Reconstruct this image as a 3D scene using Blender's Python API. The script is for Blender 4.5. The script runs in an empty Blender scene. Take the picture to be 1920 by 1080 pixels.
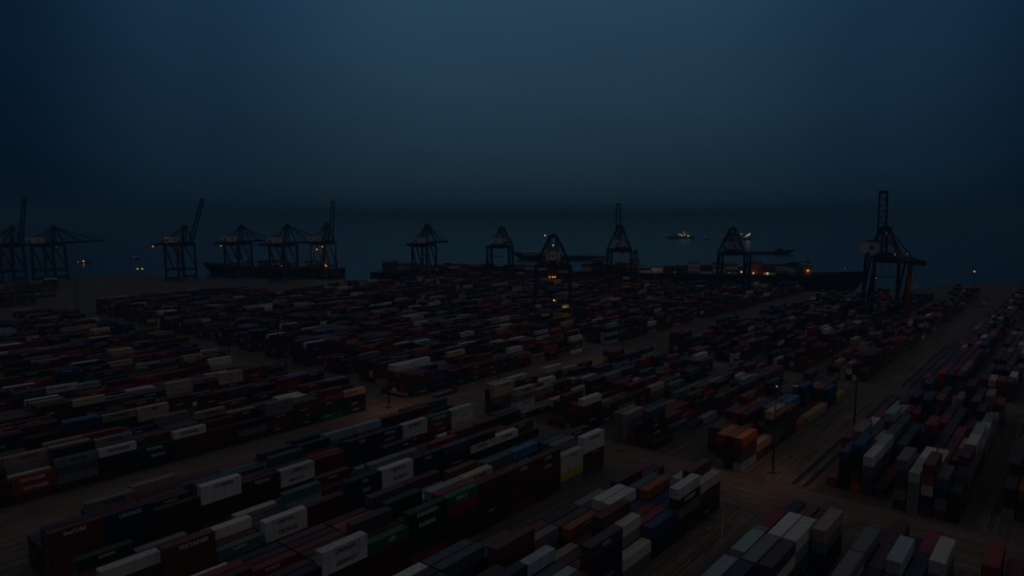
import bpy, bmesh, math, random
import numpy as np
from mathutils import Vector, Matrix

# tuned values
AZRAMP = [(0.50, (.05, .09, .13)), (0.78, (.14, .24, .36)), (0.90, (.48, .59, .70)), (1.0, (1.0, 1.0, 1.0))]
ELRAMP = [(0.0, (.0068, .0180, .0285)), (0.02, (.0088, .0218, .0345)), (0.05, (.0108, .0265, .0415)), (0.10, (.0128, .0325, .0520)), (0.17, (.0160, .0415, .0700)), (0.29, (.0200, .0530, .0930))]
OVERHEAD = (.048, .043, .041, 1)
SUNPOW = 0.022
GR1, GR2 = (.13, .104, .087), (.195, .157, .13)
AS1, AS2 = (.21, .158, .128), (.30, .225, .18)
RD1, RD2 = (.17, .128, .103), (.24, .182, .148)
SEA = (.002, .007, .012, 1)
DUST = 0.22
LAMP = 1.3
LOWB = ('P0', 'Q0')
FLOODS = [((200, 70.5, 25), 1000), ((173.5, 205, 26), 1900), ((305, 186, 25), 1300)]
HAZE = 0.00027
HAZECOL = (.25, .66, 1.0, 1)

# ---------------------------------------------------------------- camera, sky, sun, exposure
S = bpy.context.scene
COL = S.collection
EYE = 78.0                      # drone height
YAW = math.radians(40.3)        # the yard's long axis is world X; the camera looks 40.3 deg off it
PITCH = math.atan(140 / 1280)
FX = 1280.0
cd = bpy.data.cameras.new('camera')
cam = bpy.data.objects.new('camera', cd)
COL.objects.link(cam)
cam.location = (0, 0, EYE)
cam.rotation_euler = (math.pi / 2 - PITCH, 0, YAW - math.pi / 2)
cd.sensor_width = 36.0
cd.lens = 24.0
cd.clip_start = 1.0
cd.clip_end = 90000
S.camera = cam
S.view_settings.view_transform = 'Standard'
S.view_settings.look = 'None'
S.view_settings.exposure = 0.0
S.view_settings.gamma = 1.0
S.render.engine = 'CYCLES'
S.cycles.use_denoising = True
S.cycles.max_bounces = 5
S.cycles.diffuse_bounces = 2
S.cycles.volume_bounces = 0
S.cycles.sample_clamp_indirect = 0.5
S.cycles.filter_width = 1.9            # the photograph is a soft long exposure

def N(nt, kind, **kw):
    n = nt.nodes.new(kind)
    for k, v in kw.items():
        setattr(n, k, v)
    return n

def ramp(nt, stops, interp='LINEAR'):
    r = N(nt, 'ShaderNodeValToRGB')
    r.color_ramp.interpolation = interp
    e = r.color_ramp.elements
    while len(e) < len(stops):
        e.new(0.5)
    for el, (p, c) in zip(e, stops):
        el.position = p
        el.color = (c[0], c[1], c[2], 1) if isinstance(c, (tuple, list)) else (c, c, c, 1)
    return r

def math_node(nt, op, a, b=None):
    m = N(nt, 'ShaderNodeMath', operation=op)
    for i, v in enumerate((a, b)):
        if v is None:
            continue
        if isinstance(v, (int, float)):
            m.inputs[i].default_value = v
        else:
            nt.links.new(v, m.inputs[i])
    return m.outputs[0]

W = bpy.data.worlds.new('World')
S.world = W
W.use_nodes = True
nt = W.node_tree
nt.nodes.clear()
SUN_EL, SUN_AZ = math.radians(2.0), YAW
tc = N(nt, 'ShaderNodeTexCoord')
sep = N(nt, 'ShaderNodeSeparateXYZ')
nt.links.new(tc.outputs['Generated'], sep.inputs[0])
fwd = N(nt, 'ShaderNodeVectorMath', operation='DOT_PRODUCT')
nt.links.new(tc.outputs['Generated'], fwd.inputs[0])
fwd.inputs[1].default_value = (math.cos(YAW - math.radians(2)), math.sin(YAW - math.radians(2)), 0)
hz = math_node(nt, 'SQRT', math_node(nt, 'MAXIMUM', math_node(nt, 'SUBTRACT', 1.0, math_node(nt, 'POWER', sep.outputs[2], 2.0)), 1e-4))
az = math_node(nt, 'DIVIDE', fwd.outputs['Value'], hz)
glow = ramp(nt, AZRAMP, 'EASE')       # sky brightest ahead; lens darkening towards both sides put into its colour
nt.links.new(az, glow.inputs[0])
band = ramp(nt, ELRAMP)
nt.links.new(sep.outputs[2], band.inputs[0])
mul = N(nt, 'ShaderNodeMix', data_type='RGBA', blend_type='MULTIPLY')
mul.inputs[0].default_value = 1.0
nt.links.new(band.outputs[0], mul.inputs[6])
nt.links.new(glow.outputs[0], mul.inputs[7])
up = ramp(nt, [(0.36, 0.0), (0.75, 1.0)])
nt.links.new(sep.outputs[2], up.inputs[0])
over = N(nt, 'ShaderNodeMix', data_type='RGBA')
nt.links.new(up.outputs[0], over.inputs[0])
nt.links.new(mul.outputs[2], over.inputs[6])
over.inputs[7].default_value = OVERHEAD
cl = N(nt, 'ShaderNodeTexNoise')
cl.inputs['Scale'].default_value = 3.0
cl.inputs['Detail'].default_value = 3.0
clm = N(nt, 'ShaderNodeMapping')
clm.inputs['Scale'].default_value = (1, 1, 2.5)
nt.links.new(tc.outputs['Generated'], clm.inputs[0])
nt.links.new(clm.outputs[0], cl.inputs[0])
clr = ramp(nt, [(0.3, 0.93), (0.7, 1.07)])
nt.links.new(cl.outputs[0], clr.inputs[0])
mul2 = N(nt, 'ShaderNodeMix', data_type='RGBA', blend_type='MULTIPLY')
mul2.inputs[0].default_value = 1.0
nt.links.new(over.outputs[2], mul2.inputs[6])
nt.links.new(clr.outputs[0], mul2.inputs[7])
bg = N(nt, 'ShaderNodeBackground')
bg.inputs[1].default_value = 1.0
nt.links.new(mul2.outputs[2], bg.inputs[0])
sky = N(nt, 'ShaderNodeTexSky', sky_type='NISHITA')
sky.sun_disc = False
sky.sun_elevation = math.radians(-6.0)
sky.sun_rotation = math.pi / 2 - SUN_AZ
bg2 = N(nt, 'ShaderNodeBackground')
bg2.inputs[1].default_value = 0.002
nt.links.new(sky.outputs[0], bg2.inputs[0])
add = N(nt, 'ShaderNodeAddShader')
nt.links.new(bg.outputs[0], add.inputs[0])
nt.links.new(bg2.outputs[0], add.inputs[1])
wo = N(nt, 'ShaderNodeOutputWorld')
nt.links.new(add.outputs[0], wo.inputs[0])
S.world.cycles.sampling_method = 'MANUAL'
S.world.cycles.sample_map_resolution = 512

sl = bpy.data.lights.new('sun', 'SUN')
sl.energy = SUNPOW
sl.angle = math.radians(40)
sl.color = (1.0, 0.93, 0.86)
so = bpy.data.objects.new('sun', sl)
COL.objects.link(so)
so.rotation_euler = (math.radians(55), 0, math.radians(-25))     # last soft light from the high sky behind the camera

# ---------------------------------------------------------------- helpers
FWD = Vector((math.cos(YAW), math.sin(YAW), 0))
RGT = Vector((math.sin(YAW), -math.cos(YAW), 0))

def cam_pt(X, d, z=0.0):
    """A point X metres right of and d metres ahead of the eye."""
    v = FWD * d + RGT * X
    return Vector((v.x, v.y, z))

def px_pt(px, d, z=0.0):
    return cam_pt((px - 960) / FX * d, d, z)

def heading(deg_right):
    return YAW - math.radians(deg_right)

class MB:
    """Collects boxes, beams, tubes and faces for one mesh."""
    def __init__(s):
        s.v, s.f, s.m, s.cur = [], [], [], 0
    def add(s, vs, fs):
        o = len(s.v)
        s.v += [tuple(v) for v in vs]
        for f in fs:
            s.f.append(tuple(i + o for i in f)); s.m.append(s.cur)
    def box(s, x0, x1, y0, y1, z0, z1):
        s.add([(x0,y0,z0),(x1,y0,z0),(x1,y1,z0),(x0,y1,z0),(x0,y0,z1),(x1,y0,z1),(x1,y1,z1),(x0,y1,z1)],
              [(0,3,2,1),(4,5,6,7),(0,1,5,4),(1,2,6,5),(2,3,7,6),(3,0,4,7)])
    def beam(s, p, q, w, h=None):
        p, q = Vector(p), Vector(q); h = h or w
        d = (q - p).normalized()
        u = Vector((0, 0, 1)) if abs(d.z) < 0.95 else Vector((1, 0, 0))
        a = d.cross(u).normalized() * w / 2; b = a.cross(d).normalized() * h / 2
        vs = [p-a-b, p+a-b, p+a+b, p-a+b, q-a-b, q+a-b, q+a+b, q-a+b]
        s.add(vs, [(0,3,2,1),(4,5,6,7),(0,1,5,4),(1,2,6,5),(2,3,7,6),(3,0,4,7)])
    def tube(s, p, q, r0, r1=None, n=8):
        p, q = Vector(p), Vector(q); r1 = r0 if r1 is None else r1
        d = (q - p).normalized()
        u = Vector((0, 0, 1)) if abs(d.z) < 0.95 else Vector((1, 0, 0))
        a = d.cross(u).normalized(); b = a.cross(d)
        vs = []
        for c, r in ((p, r0), (q, r1)):
            for i in range(n):
                t = 2 * math.pi * i / n
                vs.append(c + (a * math.cos(t) + b * math.sin(t)) * r)
        fs = [(i, (i+1) % n, n + (i+1) % n, n + i) for i in range(n)]
        s.add(vs, fs + [tuple(range(n))[::-1], tuple(range(n, 2*n))])
    def ball(s, c, r, n=8, k=5):
        c = Vector(c); vs = [c + Vector((0, 0, r))]
        for j in range(1, k):
            t = math.pi * j / k
            for i in range(n):
                p = 2 * math.pi * i / n
                vs.append(c + Vector((math.sin(t)*math.cos(p), math.sin(t)*math.sin(p), math.cos(t))) * r)
        vs.append(c - Vector((0, 0, r)))
        fs = [(0, 1+i, 1+(i+1) % n) for i in range(n)]
        for j in range(k-2):
            for i in range(n):
                fs.append((1+j*n+i, 1+(j+1)*n+i, 1+(j+1)*n+(i+1) % n, 1+j*n+(i+1) % n))
        l = len(vs)-1
        fs += [(l, 1+(k-2)*n+(i+1) % n, 1+(k-2)*n+i) for i in range(n)]
        s.add(vs, fs)
    def mesh(s, name, *mats):
        me = bpy.data.meshes.new(name)
        me.from_pydata(s.v, [], s.f)
        for m in mats:
            me.materials.append(m)
        if len(mats) > 1:
            me.polygons.foreach_set('material_index', s.m)
        me.update()
        return me
    def build(s, name, mats, parent=None):
        mats = mats if isinstance(mats, (list, tuple)) else [mats]
        return link(name, s.mesh(name, *mats), parent)

def link(name, me, parent=None):
    o = bpy.data.objects.new(name, me)
    COL.objects.link(o)
    if parent is not None:
        o.parent = parent
    return o

def tag(o, label=None, cat=None, group=None, kind=None):
    if label: o['label'] = label
    if cat: o['category'] = cat
    if group: o['group'] = group
    if kind: o['kind'] = kind
    return o

def empty(name, loc, rz=0.0):
    o = bpy.data.objects.new(name, None)
    COL.objects.link(o)
    o.location = loc
    o.rotation_euler = (0, 0, rz)
    return o

def copy_tree(o, parent=None):
    c = o.copy()
    COL.objects.link(c)
    if parent is not None:
        c.parent = parent
    for ch in list(o.children):
        copy_tree(ch, c)
    return c

# ---------------------------------------------------------------- materials
def paint(name, col, rough=0.6, metal=0.0, var=0.25, scale=0.6):
    m = bpy.data.materials.new(name); m.use_nodes = True
    t = m.node_tree; b = t.nodes['Principled BSDF']
    tcn = N(t, 'ShaderNodeTexCoord'); n = N(t, 'ShaderNodeTexNoise')
    n.inputs['Scale'].default_value = scale; n.inputs['Detail'].default_value = 5
    t.links.new(tcn.outputs['Object'], n.inputs[0])
    r = ramp(t, [(0.3, tuple(c*(1-var) for c in col)), (0.7, tuple(min(1, c*(1+var)) for c in col))])
    t.links.new(n.outputs[0], r.inputs[0])
    t.links.new(r.outputs[0], b.inputs['Base Color'])
    b.inputs['Roughness'].default_value = rough; b.inputs['Metallic'].default_value = metal
    return m

def glowing(name, col, power):
    m = bpy.data.materials.new(name); m.use_nodes = True
    b = m.node_tree.nodes['Principled BSDF']
    b.inputs['Base Color'].default_value = (*col, 1)
    b.inputs['Emission Color'].default_value = (*col, 1)
    b.inputs['Emission Strength'].default_value = power
    return m

def container_paint(name, mass):
    """Painted corrugated steel: the coat's own colour, dusty roof, rust scabs and run-down grime."""
    m = bpy.data.materials.new(name); m.use_nodes = True
    t = m.node_tree; b = t.nodes['Principled BSDF']; L = t.links.new
    if mass:
        src = N(t, 'ShaderNodeAttribute', attribute_name='coat'); colour = src.outputs['Color']
    else:
        src = N(t, 'ShaderNodeObjectInfo'); colour = src.outputs['Color']
    geo = N(t, 'ShaderNodeNewGeometry')
    pos = geo.outputs['Position']
    n1 = N(t, 'ShaderNodeTexNoise'); n1.inputs['Scale'].default_value = 0.55; n1.inputs['Detail'].default_value = 6
    mp = N(t, 'ShaderNodeMapping'); mp.inputs['Scale'].default_value = (2.2, 2.2, 0.25)
    L(pos, mp.inputs[0]); L(mp.outputs[0], n1.inputs[0])
    grime = ramp(t, [(0.33, 0.72), (0.52, 1.05)]); L(n1.outputs[0], grime.inputs[0])
    mu = N(t, 'ShaderNodeMix', data_type='RGBA', blend_type='MULTIPLY'); mu.inputs[0].default_value = 0.8
    L(colour, mu.inputs[6]); L(grime.outputs[0], mu.inputs[7])
    n2 = N(t, 'ShaderNodeTexNoise'); n2.inputs['Scale'].default_value = 0.9; n2.inputs['Detail'].default_value = 8; n2.inputs['Roughness'].default_value = 0.7
    L(pos, n2.inputs[0])
    rust = ramp(t, [(0.64, 0.0), (0.72, 0.7)]); L(n2.outputs[0], rust.inputs[0])
    mr = N(t, 'ShaderNodeMix', data_type='RGBA'); L(rust.outputs[0], mr.inputs[0]); L(mu.outputs[2], mr.inputs[6])
    mr.inputs[7].default_value = (0.09, 0.035, 0.015, 1)
    sp = N(t, 'ShaderNodeSeparateXYZ'); L(geo.outputs['Normal'], sp.inputs[0])
    n3 = N(t, 'ShaderNodeTexNoise'); n3.inputs['Scale'].default_value = 0.25; n3.inputs['Detail'].default_value = 4
    L(pos, n3.inputs[0])
    dustf = math_node(t, 'MULTIPLY', math_node(t, 'GREATER_THAN', sp.outputs[2], 0.7), math_node(t, 'MULTIPLY', n3.outputs[0], DUST))
    md = N(t, 'ShaderNodeMix', data_type='RGBA'); L(dustf, md.inputs[0]); L(mr.outputs[2], md.inputs[6])
    md.inputs[7].default_value = (0.28, 0.21, 0.20, 1)
    L(md.outputs[2], b.inputs['Base Color'])
    b.inputs['Roughness'].default_value = 0.55
    if mass:
        wv = N(t, 'ShaderNodeTexWave', wave_type='BANDS', bands_direction='X'); wv.inputs['Scale'].default_value = 1.1
        L(pos, wv.inputs[0])
        bp = N(t, 'ShaderNodeBump'); bp.inputs['Strength'].default_value = 0.5; bp.inputs['Distance'].default_value = 0.04
        L(wv.outputs[0], bp.inputs['Height']); L(bp.outputs[0], b.inputs['Normal'])
    return m

def ground_mat(name, col, col2, along, streak=0.5, rough=0.85):
    """Concrete or asphalt worn in streaks along the traffic direction ('X' or 'Y')."""
    m = bpy.data.materials.new(name); m.use_nodes = True
    t = m.node_tree; b = t.nodes['Principled BSDF']; L = t.links.new
    tcn = N(t, 'ShaderNodeNewGeometry')
    def noise(sc, mapping, det=6):
        mp = N(t, 'ShaderNodeMapping'); mp.inputs['Scale'].default_value = mapping
        n = N(t, 'ShaderNodeTexNoise'); n.inputs['Scale'].default_value = sc; n.inputs['Detail'].default_value = det
        L(tcn.outputs['Position'], mp.inputs[0]); L(mp.outputs[0], n.inputs[0]); return n.outputs[0]
    big = noise(0.035, (1, 1, 1)); fine = noise(1.6, (1, 1, 1), 8)
    st = noise(0.8, (0.02, 1.0, 1) if along == 'X' else (1.0, 0.02, 1), 5)
    r1 = ramp(t, [(0.3, col), (0.7, col2)]); L(big, r1.inputs[0])
    r2 = ramp(t, [(0.35, 1 - streak), (0.65, 1 + streak * 0.35)]); L(st, r2.inputs[0])
    r3 = ramp(t, [(0.3, 0.75), (0.7, 1.15)]); L(fine, r3.inputs[0])
    a = N(t, 'ShaderNodeMix', data_type='RGBA', blend_type='MULTIPLY'); a.inputs[0].default_value = 1
    L(r1.outputs[0], a.inputs[6]); L(r2.outputs[0], a.inputs[7])
    c = N(t, 'ShaderNodeMix', data_type='RGBA', blend_type='MULTIPLY'); c.inputs[0].default_value = 1
    L(a.outputs[2], c.inputs[6]); L(r3.outputs[0], c.inputs[7])
    oil = ramp(t, [(0.58, 1.0), (0.70, 0.55)]); L(noise(0.11, (1, 1, 1), 4), oil.inputs[0])
    slab = N(t, 'ShaderNodeTexBrick'); slab.offset = 0; slab.inputs['Scale'].default_value = 1; slab.inputs['Brick Width'].default_value = 7; slab.inputs['Row Height'].default_value = 7
    slab.inputs['Mortar Size'].default_value = 0.09; slab.inputs['Color1'].default_value = (1, 1, 1, 1); slab.inputs['Color2'].default_value = (.82, .82, .82, 1); slab.inputs['Mortar'].default_value = (.5, .5, .5, 1)
    L(tcn.outputs['Position'], slab.inputs[0])
    e1 = N(t, 'ShaderNodeMix', data_type='RGBA', blend_type='MULTIPLY'); e1.inputs[0].default_value = 1
    L(c.outputs[2], e1.inputs[6]); L(oil.outputs[0], e1.inputs[7])
    e2 = N(t, 'ShaderNodeMix', data_type='RGBA', blend_type='MULTIPLY'); e2.inputs[0].default_value = .8
    L(e1.outputs[2], e2.inputs[6]); L(slab.outputs[0], e2.inputs[7])
    L(e2.outputs[2], b.inputs['Base Color']); b.inputs['Roughness'].default_value = rough
    return m

PAINT = container_paint('container_coat', False)
PAINT_MASS = container_paint('container_coat_far', True)
M_BAR = paint('galvanised_steel', (0.30, 0.30, 0.31), 0.45, 0.4)
M_WHITE_TXT = paint('white_lettering', (0.88, 0.87, 0.85), 0.6, 0, 0.1)
M_DARK_TXT = paint('dark_lettering', (0.012, 0.014, 0.02), 0.6, 0, 0.1)
M_BLUE = paint('crane_blue_paint', (0.022, 0.042, 0.125), 0.5)
M_DKBLUE = paint('crane_dark_paint', (0.014, 0.024, 0.062), 0.5)
M_RED = paint('crane_red_paint', (0.30, 0.035, 0.02), 0.5)
M_HOUSE = paint('house_white_paint', (0.86, 0.86, 0.86), 0.6, 0, 0.12)
M_GREY = paint('grey_steel', (0.16, 0.17, 0.18), 0.5)
M_YEL = paint('safety_yellow', (0.55, 0.36, 0.04), 0.5)
M_HULL = paint('dark_hull', (0.012, 0.012, 0.016), 0.5, 0, 0.3, 0.1)
M_SHIPW = paint('ship_white', (0.5, 0.5, 0.5), 0.5)
M_POLE = paint('mast_steel', (0.035, 0.035, 0.04), 0.5, 0.3)
M_GLASS = paint('dark_glass', (0.01, 0.012, 0.015), 0.1)
M_TYRE = paint('rubber', (0.015, 0.015, 0.015), 0.8)
M_AMBER = glowing('amber_lamp', (1.0, 0.36, 0.06), LAMP*1.2)
M_WARM = glowing('warm_lamp', (1.0, 0.72, 0.32), LAMP)
M_COOL = glowing('white_lamp', (0.9, 0.92, 1.0), LAMP*0.5)
M_REDL = glowing('red_lamp', (1.0, 0.08, 0.04), LAMP*0.5)
M_DIM = glowing('dim_lamp', (1.0, 0.85, 0.62), LAMP*0.12)
LAMPS = {'amber': M_AMBER, 'warm': M_WARM, 'cool': M_COOL, 'red': M_REDL, 'dim': M_DIM}

# ---------------------------------------------------------------- land, water, roads
SHORE = [(-9000, 800), (-2500, 800), (-800, 786), (-610, 776), (-520, 800), (-505, 852), (-468, 868), (-440, 845), (-415, 812), (-250, 800),
         (-160, 792), (-60, 770), (120, 712), (330, 672), (400, 690), (470, 742), (560, 752), (900, 752), (4000, 800), (9000, 900)]
mb = MB()
top = [cam_pt(x, d, 0.0) for x, d in SHORE]; low = [cam_pt(x, d, -6.0) for x, d in SHORE]
near = [cam_pt(9000, -3000, 0), cam_pt(-9000, -3000, 0)]
n = len(top)
mb.add(top + near, [tuple(range(n + 1, -1, -1))])
ground = mb.build('yard_ground', ground_mat('yard_concrete', GR1, GR2, 'X', 0.35)); tag(ground, kind='structure')
mb = MB(); mb.add(top + low, [(i, i+1, n+i+1, n+i) for i in range(n-1)])
tag(mb.build('quay_face', M_GREY), kind='structure')
mb = MB()
for i in range(4, n - 3):                                             # low concrete coping along the edge of the quay
    p, q = Vector(top[i]), Vector(top[i+1]); mb.beam(p + Vector((0,0,.25)), q + Vector((0,0,.25)), 1.2, 0.5)
tag(mb.build('quay_kerb', ground_mat('kerb_concrete', (.26,.24,.22), (.32,.3,.28), 'X', .2)), kind='structure')

m = bpy.data.materials.new('sea_water'); m.use_nodes = True
t = m.node_tree; b = t.nodes['Principled BSDF']
b.inputs['Base Color'].default_value = SEA
b.inputs['Roughness'].default_value = 0.22
g = N(t, 'ShaderNodeNewGeometry'); nz = N(t, 'ShaderNodeTexNoise'); nz.inputs['Scale'].default_value = 0.09; nz.inputs['Detail'].default_value = 6
t.links.new(g.outputs['Position'], nz.inputs[0])
bp = N(t, 'ShaderNodeBump'); bp.inputs['Strength'].default_value = 0.35; bp.inputs['Distance'].default_value = 1.5
t.links.new(nz.outputs[0], bp.inputs['Height']); t.links.new(bp.outputs[0], b.inputs['Normal'])
mb = MB()
def fan(z, rings, n=48):
    vs, fs = [], []
    for R in rings:
        for i in range(n):
            a = 2 * math.pi * i / n; vs.append((R*math.cos(a), R*math.sin(a), z))
    for k in range(len(rings)-1):
        for i in range(n):
            fs.append((k*n+i, (k+1)*n+i, (k+1)*n+(i+1) % n, k*n+(i+1) % n))
    return vs, fs
mb.add(*fan(-3.0, [200, 700, 1500, 4000, 12000, 40000]))
tag(mb.build('sea_water', m), kind='structure')

def strip(name, a0, a1, b0, b1, z, mat):
    q = MB(); q.add([(a0,b0,z),(a1,b0,z),(a1,b1,z),(a0,b1,z)], [(0,1,2,3)])
    return tag(q.build(name, mat), kind='structure')

ASPH_X = ground_mat('aisle_asphalt', AS1, AS2, 'X', 0.45)
ASPH_Y = ground_mat('street_asphalt', AS1, AS2, 'Y', 0.45)
ROAD_X = ground_mat('rail_road_asphalt', RD1, RD2, 'X', 0.5)
strip('cross_street', 173, 196, -40, 215, 0.004, ASPH_Y)
strip('cross_street_far', 167, 179.5, 215, 640, 0.004, ASPH_Y)
strip('second_cross_street', 326, 342, -40, 600, 0.004, ASPH_Y)
strip('wide_aisle', -60, 172.5, 177.5, 215, 0.004, ASPH_X)
strip('wide_aisle_far', 196.5, 325.5, 177.5, 215, 0.004, ASPH_X)
strip('rail_road', -40, 172.5, 60.5, 70.2, 0.004, ROAD_X)
strip('rail_road_far', 196.5, 325.5, 54.5, 75.5, 0.004, ROAD_X)
strip('rail_road_end', 342.5, 760, 54.5, 75.5, 0.004, ROAD_X)
# runway strips for the yard gantries, one each side of every block, and worn paint lines
rw = MB(); pl = MB(); dk = MB()
def runway(a0, a1, b0, w=1.3): rw.add([(a0,b0,.008),(a1,b0,.008),(a1,b0+w,.008),(a0,b0+w,.008)], [(0,1,2,3)])
def line(a0, a1, b0, w=0.16):
    x = a0
    while x < a1:
        l = random.uniform(3, 16); pl.add([(x,b0,.012),(min(a1,x+l),b0,.012),(min(a1,x+l),b0+w,.012),(x,b0+w,.012)], [(0,1,2,3)]); x += l + random.choice([0.3, 0.8, 2.5, 5])
random.seed(5)
for a0, a1 in ((-40, 171), (197, 325), (343, 620)):
    for b0 in (68.9, 67.6, 66.1, 64.2, 63.0, 61.8, 36.9, 35.3, 33.6, 15.2, 13.0):
        line(a0, a1, b0)
    for b0 in (92.5, 104.5, 126.5, 131.5, 152.5, 157.5, 180, 184.5, 205.5, 211.5):
        runway(a0, a1, b0)
    for b0 in (187.5, 191.2, 195, 199, 202.6, 36.4, 34.2, 96, 100):
        line(a0, a1, b0)
for k in range(1, 13):
    for a0, a1 in ((-20, 166), (180, 325)):
        runway(a0, a1, 216 + 28*k - 10.8); runway(a0, a1, 216 + 28*k - 2.2)
for a0 in (198, 343):                                                 # sunk crane rails of the wide road
    for b0 in (57.2, 60.4):
        dk.add([(a0,b0,.012),(a0+127,b0,.012),(a0+127,b0+1.5,.012),(a0,b0+1.5,.012)], [(0,1,2,3)])
        line(a0, a0+127, b0+1.7, .22)
for i in range(2):                                                    # hatched no-parking box by the crossing
    p = [(150, 62), (170, 70)] if i else [(150, 70), (170, 62)]
    a, c = Vector((*p[0], .013)), Vector((*p[1], .013)); s_ = (c-a).cross(Vector((0,0,1))).normalized()*0.13
    pl.add([a-s_, c-s_, c+s_, a+s_], [(0,1,2,3)])
for b0 in range(-30, 600, 9):
    pl.add([(184.6,b0,.012),(184.8,b0,.012),(184.8,b0+5,.012),(184.6,b0+5,.012)], [(0,1,2,3)])
tag(rw.build('gantry_runways', ground_mat('runway_concrete', (.17,.155,.145), (.23,.21,.2), 'X', .5)), kind='structure')
tag(pl.build('road_markings', paint('worn_road_paint', (.36, .31, .26), .8, 0, .5, .3)), kind='structure')
tag(dk.build('rail_tracks', paint('rail_bed', (.02, .018, .017), .7, 0, .4)), kind='structure')

# ---------------------------------------------------------------- containers
# block: end at the street, slots, slot pitch, front edge, rows, row pitch, size factor; NEAR counts away from the street towards the eye
NEAR = {'N1': (169, 9, 12.4, 70.5, 8, 2.75, 0.98),
 'N2': (173, 11, 11.2, 109.5, 6, 2.7, 0.95),
 'N3': (174, 12, 11.0, 135.5, 6, 2.6, 0.92),
 'N4': (169, 12, 10.7, 161, 6, 2.55, 0.9),
 'P0': (168.5, 7, 14.0, 38.7, 7, 3.25, 1.13),
 'Q0': (172, 7, 13.6, 17, 5, 3.25, 1.12),
 'R0': (160, 5, 13.6, -4, 5, 3.1, 1.08),
 'M0': (165, 14, 10.7, 216, 6, 2.55, 0.9),
 'M1': (165, 14, 10.7, 244, 6, 2.55, 0.9),
 'M2': (165, 14, 10.7, 272, 6, 2.55, 0.9),
 'M3': (165, 14, 10.7, 300, 6, 2.55, 0.9),
 'M4': (165, 14, 10.7, 328, 6, 2.55, 0.9),
 'M5': (165, 14, 10.7, 356, 6, 2.55, 0.9),
 'M6': (165, 14, 10.7, 384, 6, 2.55, 0.9),
 'M7': (165, 14, 10.7, 412, 6, 2.55, 0.9),
 'M8': (165, 14, 10.7, 440, 6, 2.55, 0.9),
 'M9': (165, 14, 10.7, 468, 6, 2.55, 0.9),
 'M10': (165, 14, 10.7, 496, 6, 2.55, 0.9),
 'M11': (165, 14, 10.7, 524, 6, 2.55, 0.9),
 'M12': (165, 14, 10.7, 552, 6, 2.55, 0.9)}
FAR = {'P1': (203, 9, 13.2, 38.4, 5, 3.05, 1.06),
 'Q1': (198, 9, 13.0, 20.3, 5, 3.05, 1.06),
 'R1': (210, 8, 13, -2, 5, 3, 1.05),
 'V0': (197, 9, 12.6, 76, 6, 2.8, 1.0),
 'V1': (197, 10, 12.3, 105, 6, 2.75, 0.97),
 'V2': (196, 10, 12.1, 133, 6, 2.7, 0.95),
 'V3': (191, 10, 12.0, 160, 6, 2.7, 0.95),
 'V4': (189, 11, 11.6, 216, 6, 2.65, 0.93),
 'V5': (194, 11, 11.6, 244, 6, 2.65, 0.93),
 'V6': (194, 11, 11.6, 272, 6, 2.65, 0.93),
 'V7': (194, 11, 11.6, 300, 6, 2.65, 0.93),
 'V8': (194, 11, 11.6, 328, 6, 2.65, 0.93),
 'V9': (194, 11, 11.6, 356, 6, 2.65, 0.93),
 'V10': (194, 11, 11.6, 384, 6, 2.65, 0.93),
 'V11': (194, 11, 11.6, 412, 6, 2.65, 0.93),
 'V12': (194, 11, 11.6, 440, 6, 2.65, 0.93),
 'V13': (194, 11, 11.6, 468, 6, 2.65, 0.93),
 'V14': (194, 11, 11.6, 496, 6, 2.65, 0.93),
 'V15': (194, 11, 11.6, 524, 6, 2.65, 0.93),
 'V16': (194, 11, 11.6, 552, 6, 2.65, 0.93),
 'V17': (194, 11, 11.6, 580, 6, 2.65, 0.93)}
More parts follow.
